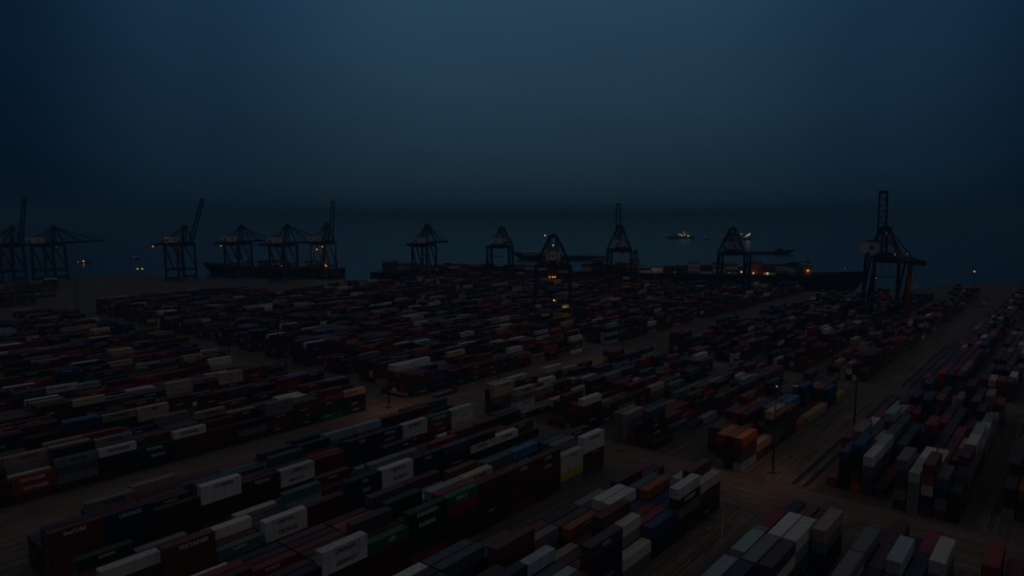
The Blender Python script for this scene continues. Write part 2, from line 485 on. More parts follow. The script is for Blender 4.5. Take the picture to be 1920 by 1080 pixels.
# (row, slot, height, colours from the top down, lettering from the top down)
HERO = {
 'P0': [(0,0,4,'PGNN',''), (0,1,0,'',''), (0,2,0,'',''), (0,3,0,'',''), (0,4,0,'',''), (1,0,3,'MDD',''), (1,1,4,'WGSN',''), (1,2,4,'VWMN',''), (1,3,3,'NUN',''), (1,4,3,'DKD',''), (2,0,3,'BDD',''), (2,1,4,'WGWN',''), (2,2,4,'GSNN',''), (2,3,4,'NUNK',''), (2,4,3,'NKD',''), (3,0,3,'NDD',''), (3,1,4,'RMDN',''), (3,2,4,'qNNK',''), (3,3,4,'LWNN',''), (3,4,3,'MKD',''), (4,0,2,'MK',''), (4,1,2,'MK',''), (4,2,1,'M',''), (4,3,1,'M',''), (4,4,1,'M',''), (5,0,0,'',''), (5,1,0,'',''), (5,2,1,'N',''), (5,3,1,'R',''), (5,4,1,'M',''), (6,0,0,'',''), (6,1,0,'',''), (6,2,0,'',''), (6,3,0,'',''), (6,4,0,'','')],
 'Q0': [(0,0,0,'',''), (0,1,4,'WGSD',''), (0,2,3,'BMD',''), (0,3,2,'RD',''), (1,0,3,'RMD',''), (1,1,3,'NKD',''), (1,2,2,'MD',''), (1,3,2,'MD',''), (2,0,2,'ND',''), (2,1,4,'LGSD',''), (2,2,3,'MRD',''), (2,3,2,'BD',''), (3,0,3,'MRD',''), (3,1,3,'VDD',''), (3,2,3,'NVD',''), (3,3,2,'VD',''), (4,0,2,'MB',''), (4,1,4,'GSMD',''), (4,2,4,'GWSD',''), (4,3,2,'MD','')],
 'R0': [(3,0,4,'MMD',''), (3,1,3,'MMD',''), (4,0,5,'RMD',''), (4,1,3,'RMD','')],
 'V0': [(0,0,4,'OBSL',''), (0,1,2,'tB',''), (0,2,5,'tDSGD',''), (0,3,4,'BMMD',''), (0,4,1,'OBSL',''), (0,5,1,'tBDD',''), (0,6,1,'tDSGD',''), (0,7,3,'UUN',''), (0,8,1,'YND',''), (1,0,4,'BMMD',''), (1,1,2,'BM',''), (1,2,3,'MND',''), (1,3,4,'SND',''), (1,4,4,'ANN',''), (2,0,4,'OBDG',''), (2,1,3,'BMMD',''), (2,2,2,'BMD',''), (2,4,4,'SND',''), (2,5,1,'BMMD',''), (2,6,4,'UND',''), (2,7,3,'GGD',''), (3,1,2,'tRCC','')],
 'N4': [(0,0,5,'WWWM',''), (0, 1, 5, 'gRMM', 'EVERGREEN'), (0, 2, 5, 'WWMD', 'FLORENS'), (0, 3, 5, 'NMMD', 'TRITON'), (0, 4, 5, 'NNKN', 'CAI'), (0,5,4,'MMDN',''), (0, 6, 4, 'WWDD', 'GESEACO/BEACON'), (0, 7, 4, 'MDDD', 'TRITON'), (0, 8, 5, 'WWDD', 'FLORENS'), (0,9,4,'DDDD',''), (0, 10, 5, 'NNKK', 'CRONOS'), (0, 11, 5, 'BBBBB', 'SeaCUBE'), (1,8,5,'SSD',''), (2,6,5,'SDD',''), (3,5,5,'NVD',''), (3,7,4,'SDD',''), (3,9,4,'VND',''), (4,1,5,'MMD',''), (4,2,5,'MMD',''), (4,3,5,'LGD',''), (4,4,5,'LSD',''), (4,5,4,'VND',''), (4,6,5,'SLD',''), (4,7,4,'TSND',''), (4,8,4,'SND',''), (4, 10, 5, 'GGD', 'FLORENS'), (5,0,5,'SMD',''), (5,1,5,'MVM',''), (5,5,5,'NDD',''), (5,7,4,'R',''), (5,8,4,'MRD',''), (5,9,5,'PGD','')],
 'N3': [(0,0,3,'DDD',''), (0, 1, 4, 'WDD', 'FLORENS'), (0, 2, 5, 'MWD', '/CAPITAL'), (0,3,5,'SND',''), (0, 4, 5, 'NNKD', 'NOL'), (0, 5, 5, 'WWWD', 'CRONOS/FLORENS'), (0, 6, 5, 'NNKK', 'CAI/NOL'), (0,7,4,'MMMD',''), (0, 8, 4, 'WWDD', 'CAPITAL/CRONOS'), (0, 10, 5, 'BBBBB', 'TEXTAINER'), (0,11,5,'WMM',''), (2,1,4,'TSD',''), (2,3,5,'RD',''), (2,5,5,'GD',''), (2,9,4,'WLD',''), (3,0,5,'ND',''), (3,1,5,'MMD',''), (3,2,5,'BMD',''), (4,0,5,'MMD',''), (4,1,4,'TDD',''), (4,5,4,'GKD',''), (4,6,3,'MDD',''), (4,7,4,'TLD',''), (4,8,3,'BD',''), (5,2,4,'CD',''), (5,8,3,'WD',''), (5, 10, 3, 'GGK', 'GESEACO')],
 'N2': [(0, 0, 5, 'WWMM', 'CRONOS/FLORENS'), (0, 1, 4, 'WWYG', 'CAI'), (0, 2, 5, 'MMMD', 'XTRA/XTRA'), (0, 3, 5, 'BMMD', 'XTRA'), (0,4,5,'MDDD',''), (0, 5, 5, 'gRMD', 'SEACO'), (0, 6, 5, 'EEEE', 'EVERGREEN/FLORENS/FLORENS'), (0, 7, 4, 'gMMM', 'UES'), (0, 8, 5, 'WWDD', 'CRONOS/GESEACO'), (1,0,4,'SGD',''), (1,1,5,'GSD',''), (1,2,4,'MND',''), (1,5,5,'RMD',''), (2,0,5,'MRD',''), (2,1,5,'TMD',''), (2, 4, 5, 'CDDD', 'FLORENS'), (2,5,5,'LDD',''), (2,7,5,'VMD',''), (3, 0, 3, 'WWD', 'CRONOS'), (3,1,5,'NDD',''), (3,2,5,'ANDD',''), (3,3,5,'TSD',''), (3,6,5,'EKD',''), (4,0,4,'MRD',''), (4,1,3,'WMD',''), (4,2,4,'MSD',''), (4,4,5,'BMD',''), (4,6,4,'MMD',''), (5,0,3,'WDD',''), (5,2,4,'VSD',''), (5,5,5,'MVD',''), (5,6,5,'VD',''), (5,7,4,'MBD',''), (5,8,4,'VSD','')],
 'N1': [(0,0,4,'WBDD',''), (0, 1, 5, 'WDGD', '/FLORENS/'), (0,2,3,'UNK',''), (0,3,2,'WGDD',''), (0, 4, 5, 'VNKN', 'MTX'), (1,0,5,'BDD',''), (1,3,4,'WGDD',''), (2,0,4,'WND',''), (2,2,3,'RMD',''), (2,3,5,'MNDD',''), (2,6,5,'NUK',''), (3,1,4,'ODD',''), (3,5,4,'LND',''), (4,1,4,'TSD',''), (4,2,4,'WSM',''), (5,1,3,'LSD',''), (5,2,4,'WLS',''), (5,5,5,'BMD',''), (6,1,4,'MMD',''), (6,3,3,'VNK',''), (6,4,3,'GTD',''), (6,5,4,'VDD',''), (6,6,5,'SKD',''), (6,7,5,'DBK',''), (7,0,3,'RMD',''), (7,2,3,'GSS',''), (7,5,4,'VKD',''), (7,6,5,'SNK',''), (7, 7, 5, 'WGD', 'CRONOS')],
 'P1': [(0,5,5,'NKD',''), (1,0,4,'WGSS',''), (1,1,4,'LSD',''), (1,2,4,'SND',''), (1,3,4,'SND',''), (2,0,5,'UND',''), (2,1,3,'MDD',''), (2,3,5,'LSD',''), (2,4,4,'PSD',''), (2,6,4,'NKD',''), (3,0,4,'UNK',''), (3,1,5,'GDD',''), (3,2,3,'VSD',''), (3,3,3,'SKD',''), (3,4,3,'RMM',''), (3,6,3,'NKD',''), (4,0,1,'R',''), (4,1,4,'RMD',''), (4,2,4,'ORD',''), (4,3,3,'WDD',''), (4,4,3,'RRM','')],
 'Q1': [(0,1,5,'MGG',''), (0,2,5,'WGG',''), (0,3,5,'LWG',''), (0,4,4,'WGG',''), (0,5,4,'GGG',''), (0,6,3,'GGG',''), (1,0,4,'SNG',''), (1,3,3,'tGG',''), (1,4,1,'GGGG',''), (2,0,5,'BOWD',''), (2,1,4,'C',''), (3,0,4,'WGGG',''), (3,1,4,'WGS',''), (3,3,3,'NKD',''), (3,4,3,'MDD',''), (4,0,5,'GS',''), (4,1,3,'VKD','')],
 'M0': [(0,0,4,'PND',''), (0, 1, 5, 'RREEg', '/EVERGREEN/EVERGREEN'), (0,3,5,'GGM',''), (0,4,3,'NGDD',''), (0,5,3,'MMDD',''), (0, 6, 4, 'WBMD', 'TEXTAINER'), (0, 7, 3, 'EKKD', 'FLORENS/TRITON'), (0, 8, 4, 'WKKD', 'TEXTAINER'), (0, 9, 4, 'GSGD', 'TRITON'), (0, 10, 3, 'RRM', 'TEXTAINER/TEXTAINER'), (1, 8, 5, 'GDKD', 'CAPITAL'), (1,9,5,'KKKD',''), (1, 10, 3, 'WGM', 'CRONOS'), (2,9,5,'PPD',''), (2, 10, 5, 'PGM', 'CAPITAL'), (3,1,4,'MNE',''), (3, 2, 4, 'WMEM', 'TEXTAINER/EVERGREEN'), (3, 3, 4, 'MEED', '/TRITON/FLORENS'), (3, 5, 5, 'PDND', 'CRONOS'), (4,0,5,'NUM',''), (4,4,4,'MDNMD',''), (4,6,4,'VND',''), (4,8,5,'RMD',''), (4,9,5,'PMD',''), (5,0,5,'PR',''), (5,1,5,'RM',''), (5,2,4,'WGM',''), (5,6,5,'GND',''), (5,7,4,'NND',''), (5,10,4,'PMK','')],
 'M1': [(0,0,5,'NMD',''), (0, 1, 5, 'RRE', 'SEA/'), (0,3,5,'VDD',''), (0,4,5,'MMD',''), (0, 6, 5, 'CCD', 'MSC/MSC'), (0, 7, 5, 'PED', 'CRONOS'), (0,8,5,'UMD',''), (1,8,5,'GED',''), (2,5,5,'MMD',''), (2,9,5,'MMD',''), (4,0,4,'RMN',''), (4,2,4,'MDD',''), (5,0,4,'AMN',''), (5,4,4,'SMD','')],
 'M2': [(0,1,5,'RRM',''), (0,2,5,'CCM',''), (0,4,5,'CCG',''), (0,7,5,'CND',''), (0,8,5,'MMD',''), (4,3,4,'UND',''), (4,6,4,'NMD',''), (5, 2, 4, 'CCW', '/TRITON'), (5,5,4,'RMD',''), (5, 8, 5, 'WM', 'CAPITAL')],
 'M3': [(0, 1, 4, 'CMD', 'FLORENS'), (0, 4, 4, 'RRM', 'TRITON'), (0,5,3,'RRD',''), (0, 7, 5, 'WSD', 'CRONOS'), (0,8,5,'SND',''), (3,2,5,'BMD',''), (3,6,4,'LSD',''), (4,3,4,'SMN',''), (5,8,5,'WWD','')],
 'M4': [(1,6,5,'UND',''), (2,1,5,'NUN',''), (4,0,4,'MMN',''), (5,4,5,'UUN',''), (5,5,5,'WGD','')],
 'V4': [(0,0,4,'MMEE',''), (0, 1, 1, 'E', 'EVERGREEN'), (0, 2, 3, 'MEE', '/EVERGREEN'), (0,7,2,'GPW',''), (2,3,3,'MMM',''), (2,4,4,'RMM',''), (2,5,3,'GGM',''), (3,0,4,'GMD',''), (4,0,5,'WRD',''), (5, 0, 5, 'WMD', 'XTRA'), (5,1,5,'WMD','')],
 'V5': [(1,2,5,'ODD',''), (1,4,4,'GND',''), (2,5,4,'WMD',''), (2,7,3,'WND',''), (4,0,4,'KRE',''), (5,0,5,'GMD','')],
 'V3': [(0, 0, 5, 'CGW', 'FLORENS'), (3,1,5,'MGM',''), (4, 0, 5, 'CCG', 'CAPITAL'), (5,0,5,'PMN',''), (5, 1, 5, 'WMM', 'CAI'), (5,2,4,'MND',''), (5,3,5,'CNM',''), (5,4,4,'CCM','')],
 'V2': [(0,0,5,'WMD',''), (3,0,5,'BMD',''), (4,5,4,'SUN',''), (5,0,4,'tKG',''), (5,2,5,'MMD',''), (5,3,5,'GMD',''), (5,4,5,'VMN','')],
 'V1': [(0,0,1,'E',''), (0,1,2,'SGS',''), (0,2,1,'UMD',''), (0,3,1,'LMD',''), (0,6,4,'LUN',''), (1,0,5,'SND',''), (1,7,3,'LSN',''), (4,0,4,'PGGG',''), (4,3,4,'GGD',''), (4,4,4,'TGS',''), (5,0,4,'GGGG',''), (5,3,5,'TMD','')],
}

COAT = {'M': ('maroon', (.115,.013,.017)), 'R': ('red', (.30,.026,.024)), 'B': ('rust brown', (.165,.044,.020)), 'D': ('dark brown', (.052,.022,.018)),
 'N': ('navy', (.016,.022,.066)), 'U': ('blue', (.020,.058,.19)), 'A': ('sky blue', (0.042,0.297,0.583)), 'S': ('slate blue', (.08,.10,.13)),
 'G': ('grey', (.235,.245,.25)), 'W': ('white', (.80,.81,.80)), 'C': ('cream', (0.657,0.562,0.392)), 'P': ('pale pink', (.46,.33,.30)),
 'L': ('pale blue', (.42,.50,.58)), 'T': ('teal', (.065,.18,.165)), 'E': ('dark green', (.010,.055,.026)), 'g': ('bright green', (.020,.20,.062)),
 'O': ('orange', (.42,.12,.035)), 'Y': ('yellow', (0.583,0.477,0.053)), 'V': ('dusky purple', (.105,.060,.085)), 'K': ('black', (0.010,0.010,0.014)),
 't': ('tan', (0.657,0.456,0.254)), 'q': ('mint green', (0.445,0.594,0.551))}
LIGHT = set('WCPLGtqYA')
KEYS = list('MRBDNUSGWCPLTEgOVKtA')
WGT_L = [34, 14, 15, 11, 13, 4, 3, 2, 4.5, 2.5, 2.6, 1, 1.5, 6, .8, 2.2, 5, 3, .4, .4]
WGT_R = [22, 10, 14, 12, 15, 5, 4, 3, 4.5, 1.5, 2, 2, 2.5, 3, .5, 1.6, 7, 6, .4, .4]
rnd = random.Random(11)
YB = [(-400, 560), (0, 566), (140, 588), (165, 570), (300, 549), (420, 537), (520, 529), (650, 517), (760, 508), (900, 512), (1000, 524), (1300, 543), (1600, 547), (1750, 542), (2400, 536)]
def img(p):
    d = p.x*FWD.x + p.y*FWD.y; X = p.x*RGT.x + p.y*RGT.y; z = p.z - EYE
    c, s = math.cos(PITCH), math.sin(PITCH)
    f = c*d - s*z
    return 960 + FX*X/f, 540 - FX*(s*d + c*z)/f, f
def too_far(a, b):
    x, y, f = img(Vector((a, b, 0)))
    if f < 5: return True
    for (x0, y0), (x1, y1) in zip(YB, YB[1:]):
        if x0 <= x <= x1:
            return y < y0 + (y1-y0)*(x-x0)/(x1-x0)
    return True
H = {}; STK = {}
def block(n, spec, near):
    a1, ns, pl_, b0, nr, pw, sc = spec
    hero = {(r, s): (h, c, tx) for r, s, h, c, tx in HERO.get(n, [])}
    base = rnd.choice([3.6, 4.0, 4.3]) if n[0] in 'NMV' and n not in ('N1', 'V0', 'V1', 'V2', 'V3') else 3.1
    wg = WGT_R if (n[0] in 'PQR' or n in ('N1', 'V0', 'V1')) else WGT_L
    wave = [rnd.gauss(0, .7) for _ in range(ns)]
    for s in range(ns):
        run = rnd.choices(KEYS, wg)[0]
        for r in range(nr):
            a = a1 + pl_*(s+.5)*(-1 if near else 1); b = b0 + pw*(r+.5)
            if n[0] != 'Z' and too_far(a, b): continue
            if (r, s) in hero:
                h, cols, tx = hero[(r, s)]
                cols = (cols + ''.join(rnd.choices(KEYS, wg, k=6)))[:h]; tx = tx.split('/') if tx else []
            else:
                h = int(round(base + wave[s] + rnd.gauss(0, .75)))
                h = max(1, min(5, h))
                if rnd.random() < .05: h = 0
                if n in LOWB: h = rnd.choice([0, 1, 1, 2])
                if n == 'V0' and s == 0: h = 0
                if n in ('P1', 'XP') and r >= nr - 2: h = min(h, 2)
                if n in ('XP', 'XQ'): h = min(h, 3)
                cl_ = max([hh for (rr, s2), (hh, _, _) in hero.items() if rr > r and abs(s2 - s) <= 1] or [9])
                cl_ = min([hh for (rr, s2), (hh, _, _) in hero.items() if rr > r and abs(s2 - s) <= (1 if rr > r else 0)] or [9])
                h = min(h, cl_)
                if h > 0 and any(rr == r and abs(s2 - s) <= 1 for (rr, s2) in hero): h = min(h, 4)
                if rnd.random() < .45: run = rnd.choices(KEYS, wg)[0]
                cols = ''.join(run if rnd.random() < .35 else rnd.choices(KEYS, wg)[0] for _ in range(h)); tx = []
            split = (r, s) not in hero and rnd.random() < .1
            STK[(n, r, s)] = dict(a=a, b=b, h=h, cols=cols, tx=tx, split=split, sc=sc, pl=pl_, pw=pw, hero=(r, s) in hero)
for n_, sp_ in NEAR.items(): block(n_, sp_, True)
for n_, sp_ in FAR.items(): block(n_, sp_, False)
# a second yard beyond the next crossing, towards the quay
EXTRA = {}
for k in range(4, 17): EXTRA['X%d' % k] = (343, 10, 12, 216+28*(k-4), 6, 2.65, .93)
EXTRA.update({'X0': (343, 34, 12.6, 76, 6, 2.8, 1.0), 'X1': (343, 30, 12.3, 105, 6, 2.75, .97), 'X2': (343, 28, 12.3, 133, 6, 2.7, .95), 'X3': (343, 26, 12.3, 160, 6, 2.7, .95),
  'XP': (345, 46, 13, 38.4, 5, 3.05, 1.06), 'XQ': (345, 46, 13, 20.3, 4, 3.05, 1.06), 'XR': (345, 46, 13, -2, 5, 3.0, 1.05)})
for k in range(4, 17): EXTRA['Y%d' % k] = (480, 22, 12, 216+28*(k-4), 6, 2.65, .93)
EXTRA['Z0'] = (150, 5, 12, 742, 8, 2.65, .93); EXTRA['Z1'] = (196, 3, 12, 812, 6, 2.65, .93); EXTRA['Z2'] = (216, 2, 12, 842, 4, 2.65, .93); EXTRA['Z3'] = (120, 5, 12, 690, 6, 2.65, .93)
for n_, sp_ in EXTRA.items(): block(n_, sp_, False)

NUDGE = {('P0', 0, 0): -5.5, ('Q0', 0, 1): 5.0, ('P0', 3, 2): 2.5}      # stacks standing off their slot
BOX = []      # every container: dict(id, a0, a1, b0, b1, z0, z1, col, text, stack, tier, short)
for key, q in STK.items():
    n_, r, s = key
    sc, hgt = q['sc'], 2.6*q['sc']*(.9 if n_ in LOWB else 1); L = q['pl'] - .38; w = min(2.44*sc, q['pw'] - .12)
    jx, jy = rnd.uniform(-.12, .12), rnd.uniform(-.04, .04)
    def hh(rr, ss):
        return STK[(n_, rr, ss)]['h'] if (n_, rr, ss) in STK else 0
    for i in range(q['h']):                       # i from the top
        tier = q['h'] - 1 - i
        if not (i == 0 or min(hh(r-1, s), hh(r+1, s), hh(r, s-1), hh(r, s+1)) <= tier): continue
        z0 = tier*hgt
        ka = q['a'] + NUDGE.get(key, 0) + jx + rnd.uniform(-.05, .05); kb = q['b'] + jy
        parts = [(ka - L/2, ka + L/2)] if not q['split'] else [(ka - L/2, ka - .09), (ka + .09, ka + L/2)]
        for (x0, x1) in parts:
            BOX.append(dict(a0=x0, a1=x1, b0=kb-w/2, b1=kb+w/2, z0=z0, z1=z0+hgt-.03, c=q['cols'][i], tx=(q['tx'][i] if i < len(q['tx']) else ''), key=key, tier=tier,
                            i=i, short=q['split'], hero=q['hero'], front=hh(r-1, s) <= tier, left=None))
# which containers show largest in the photograph: a small id picture, far to near
IW, IH = 960, 540
idp = np.full((IH, IW), -1, np.int32)
c_, s_ = math.cos(PITCH), math.sin(PITCH)
order = sorted(range(len(BOX)), key=lambda k: -(BOX[k]['a0']*FWD.x + BOX[k]['b0']*FWD.y) + 0.02*BOX[k]['z0'])
def fill(pts, k):
    P = []
    for a, b, z in pts:
        d = a*FWD.x + b*FWD.y; X = a*RGT.x + b*RGT.y; zz = z - EYE; f = c_*d - s_*zz
        if f < 2: return
        P.append(((960 + FX*X/f)/2, (540 - FX*(s_*d + c_*zz)/f)/2))
    P = np.array(P); x0, y0 = np.floor(P.min(0)).astype(int); x1, y1 = np.ceil(P.max(0)).astype(int)
    x0, y0, x1, y1 = max(x0, 0), max(y0, 0), min(x1, IW-1), min(y1, IH-1)
    if x1 < x0 or y1 < y0: return
    xs = np.arange(x0, x1+1) + .5; ys = np.arange(y0, y1+1)[:, None] + .5
    pos_ = np.ones((y1-y0+1, x1-x0+1), bool); neg = pos_.copy()
    for i in range(4):
        (ax, ay), (bx, by) = P[i], P[(i+1) % 4]
        cr = (bx-ax)*(ys-ay) - (by-ay)*(xs-ax); pos_ &= cr >= 0; neg &= cr <= 0
    idp[y0:y1+1, x0:x1+1][pos_ | neg] = k
for k in order:
    B = BOX[k]; a0, a1, b0, b1, z0, z1 = B['a0'], B['a1'], B['b0'], B['b1'], B['z0'], B['z1']
    fill([(a0,b0,z0),(a0,b1,z0),(a0,b1,z1),(a0,b0,z1)], k)
    fill([(a0,b0,z0),(a1,b0,z0),(a1,b0,z1),(a0,b0,z1)], k)
    fill([(a0,b0,z1),(a1,b0,z1),(a1,b1,z1),(a0,b1,z1)], k)
seen = np.bincount(idp[idp >= 0], minlength=len(BOX))
rank = np.argsort(-seen)
single = [int(k) for k in rank[:300] if seen[k] > 0]
sset = set(single)
print('containers', len(BOX), 'smallest single', seen[rank[299]])

# --- one container mesh of each length, corrugated, with frame, roof and door leaves of its own
def container_meshes(L, nm):
    Wd, Hh = 2.44, 2.57; e = MB(); x0, x1, y0, y1 = -L/2, L/2, -Wd/2, Wd/2
    for sy in (y0, y1):                                         # corrugated side walls between the posts
        ng = int((L - .3)/.28); pr = []
        for i in range(ng):
            u = -L/2 + .15 + (L - .3)*i/ng; du = (L - .3)/ng
            pr += [(u, .0), (u + du*.25, .0), (u + du*.5, .04), (u + du*.75, .04)]
        pr.append((L/2 - .15, 0))
        sg = -1 if sy > 0 else 1
        vs = [(u, sy + sg*(.012 + d), zz) for u, d in pr for zz in (.16, Hh - .12)]
        fs = [(2*i, 2*i+2, 2*i+3, 2*i+1) if sy < 0 else (2*i, 2*i+1, 2*i+3, 2*i+2) for i in range(len(pr)-1)]
        e.add(vs, fs)
    pr = [(y0 + .1 + (Wd - .2)*i/32, .03*((i//2) % 2)) for i in range(33)]
    e.add([(x1 - .012 - d, y, zz) for y, d in pr for zz in (.16, Hh - .12)], [(2*i, 2*i+2, 2*i+3, 2*i+1) for i in range(32)])   # blind end wall
    ng = int(L/.55)                                             # roof panels with shallow ribs
    vs, fs = [], []
    for i in range(2*ng + 1):
        u = x0 + .1 + (L - .2)*i/(2*ng); h = Hh - .035 + .025*(i % 2)
        vs += [(u, y0 + .06, Hh - .03), (u, y0 + .2, h), (u, y1 - .2, h), (u, y1 - .06, Hh - .03)]
    for i in range(2*ng):
        for j in range(3):
            fs.append((4*i+j, 4*i+4+j, 4*i+5+j, 4*i+1+j))
    e.add(vs, fs)
    for sx in (x0, x1 - .15):
        for sy in (y0, y1 - .1):
            e.box(sx, sx + .15, sy, sy + .1, 0, Hh)
            e.box(sx - .006, sx + .156, sy - .006, sy + .106, Hh - .12, Hh + .015)      # corner castings
    for sy in (y0, y1 - .08):
        e.box(x0 + .15, x1 - .15, sy, sy + .08, 0, .16); e.box(x0 + .15, x1 - .15, sy, sy + .08, Hh - .12, Hh - .002)
    for sx in (x0, x1 - .1):
        e.box(sx, sx + .1, y0 + .1, y1 - .1, 0, .16); e.box(sx, sx + .1, y0 + .1, y1 - .1, Hh - .12, Hh - .003)
    body = e.mesh(nm, PAINT)
    doors = []
    for sg in (0, 1):                                           # the two door leaves with their locking bars
        d = MB(); ya, yb = (y0 + .11, -.01) if sg == 0 else (.01, y1 - .11)
        d.cur = 0; d.box(x0 + .02, x0 + .07, ya, yb, .17, Hh - .13)
        for zz in (.35, .9, 1.45, 2.0): d.box(x0 + .005, x0 + .02, ya + .06, yb - .06, zz, zz + .32)
        d.cur = 1
        for f in (.28, .72):
            yy = ya + (yb - ya)*f; d.tube((x0 - .03, yy, .12), (x0 - .03, yy, Hh - .08), .03, n=6)
            for zz in (.25, 1.0, Hh - .3): d.box(x0 - .06, x0 + .006, yy - .07, yy + .07, zz, zz + .09)
        doors.append(d.mesh('door', PAINT, M_BAR))
    return body, doors
MESH = {False: container_meshes(12.19, 'shipping_container'), True: container_meshes(6.06, 'short_container')}

FONTS = {}
def text_mesh(word, mat):
    if (word, mat.name) not in FONTS:
        cu = bpy.data.curves.new('lettering', 'FONT'); cu.body = word; cu.align_x = 'CENTER'; cu.align_y = 'CENTER'
        cu.size = 1.0; cu.extrude = 0.004; cu.offset = 0.03; cu.resolution_u = 2
        o = bpy.data.objects.new('lettering', cu); COL.objects.link(o)
        bpy.context.view_layer.update()
        me = bpy.data.meshes.new_from_object(o.evaluated_get(bpy.context.evaluated_depsgraph_get()))
        bpy.data.objects.remove(o); bpy.data.curves.remove(cu)
        me.materials.clear(); me.materials.append(mat)
        xs = [v.co.x for v in me.vertices]
        FONTS[(word, mat.name)] = (me, max(xs) - min(xs))
    return FONTS[(word, mat.name)]

POOL = ['TEXTAINER', 'FLORENS', 'CRONOS', 'TRITON', 'CAPITAL', 'GESEACO']
BLOCKS = {'N1': 'block left of near rail road', 'N2': 'second block left of rail road', 'N3': 'third block left of rail road', 'N4': 'block along near aisle edge',
 'P0': 'nearest block right of rail road', 'Q0': 'bottom right corner block', 'R0': 'far right edge block', 'P1': 'block right of wide road', 'Q1': 'second block right of wide road',
 'V0': 'block by the lit mast', 'V1': 'second block past crossing', 'V2': 'third block past crossing', 'V3': 'block with cream stacks', 'V4': 'block beyond aisle corner mast'}
for k_ in range(13): BLOCKS['M%d' % k_] = ['block along far aisle edge', 'second block past aisle', 'third block past aisle', 'fourth block past aisle', 'fifth block past aisle'][k_] if k_ < 5 else 'upper left rows'


def block_phrase(n):
    return BLOCKS.get(n, 'in the yard beyond the street')
def ordinal(k):
    return ['first','second','third','fourth','fifth','sixth','seventh','eighth','ninth','tenth','eleventh','twelfth','thirteenth','fourteenth'][k]
def tier_phrase(B, q):
    i = B['i']
    return ['stack top', 'second tier down', 'third tier down', 'fourth tier down', 'fifth tier down'][min(i, 4)]
COPIED = {}
taken = set()
for k in single:
    B = BOX[k]; q = STK[B['key']]; n_, r, s = B['key']; sc = q['sc']
    cname, rgb = COAT[B['c']]; v = rnd.uniform(.82, 1.15); rgb = [min(.85, c*v) for c in rgb]
    Lx = B['a1'] - B['a0']; short = Lx < 8.5
    body, doors = MESH[short]
    o = link('shipping_container' if not short else 'short_container', body)
    o.location = ((B['a0'] + B['a1'])/2, (B['b0'] + B['b1'])/2, B['z0'])
    base = 6.06 if short else 12.19
    o.scale = (Lx/base, (B['b1'] - B['b0'])/2.44, (B['z1'] - B['z0'])/2.57)
    o.color = (*rgb, 1)
    for dm in doors:
        d = link('door', dm, o); d.color = (*rgb, 1)
    word = B['tx'] or (rnd.choice(POOL) if (not B['hero'] and rnd.random() < .5 and B['front']) else '')
    if word and B['front']:
        light = B['c'] in LIGHT
        me, wd = text_mesh(word, M_DARK_TXT if light else M_WHITE_TXT)
        tsz = min(1.35, base*.7/wd) if B['hero'] else min(.85, base*.46/wd)
        tt = link('lettering', me, o)
        tt.location = (rnd.uniform(-.6, .9), -1.228, 1.45 if B['hero'] else 1.75); tt.rotation_euler = (math.pi/2, 0, 0); tt.scale = (tsz, tsz, 1)
    # a description that singles this one out
    A = ('short ' if short else '') + cname + ' container'
    lt = (' lettered in white' if B['c'] not in LIGHT else ' lettered in black') if (word and B['front']) else ''
    tp = tier_phrase(B, q)
    left = STK.get((n_, r, s+1)) if n_ in NEAR else STK.get((n_, r, s-1))
    nb = ''
    if B['i'] > 0: nb = 'under a ' + COAT[q['cols'][B['i']-1]][0] + ' one'
    elif len(q['cols']) > 1: nb = 'on a ' + COAT[q['cols'][1]][0] + ' one'
    else: nb = 'alone on the ground'
    bp_ = block_phrase(n_)
    rows = ['nearest row', 'second row', 'third row', 'fourth row', 'fifth row', 'sixth row', 'seventh row', 'eighth row'][r]
    half = ''
    if short: half = 'near half' if abs(B['a0']) < q['a'] - 2 else 'far half'
    end = ordinal(s) + ' from street'
    tier3 = ordinal(B['i']) + ' down'
    cand = [f"{A}{lt}, {tp}, {bp_}", f"{A}{lt}, {nb}, {bp_}", f"{A}{lt}, {tp}, {rows}, {bp_}", f"{A}, {nb}, {rows}, {bp_}", f"{A}, {tp}, {end}, {bp_}",
            f"{A}, {rows}, {end}, {bp_}", f"{A}, {tp}, {rows}, {end}, {bp_}", f"{A}, {half}, {tp}, {rows}, {end}, {bp_}" if half else f"{A}, {tp}, {nb}, {rows}, {end}, {bp_}", f"{A}, {half}, {tier3}, {rows}, {end}, {bp_}"]
    COPIED[k] = (o, cand)
cnt = {}
for o, cand in COPIED.values():
    for c in set(cand): cnt[c] = cnt.get(c, 0) + 1
for k, (o, cand) in COPIED.items():
    ok = [c for c in cand if cnt[c] == 1 and c not in taken and len(c.replace('-', ' ').split()) <= 16] or [c for c in cand if c not in taken][-1:] or cand[-1:]
    taken.add(ok[0]); tag(o, ok[0], 'container', 'stacked shipping containers')

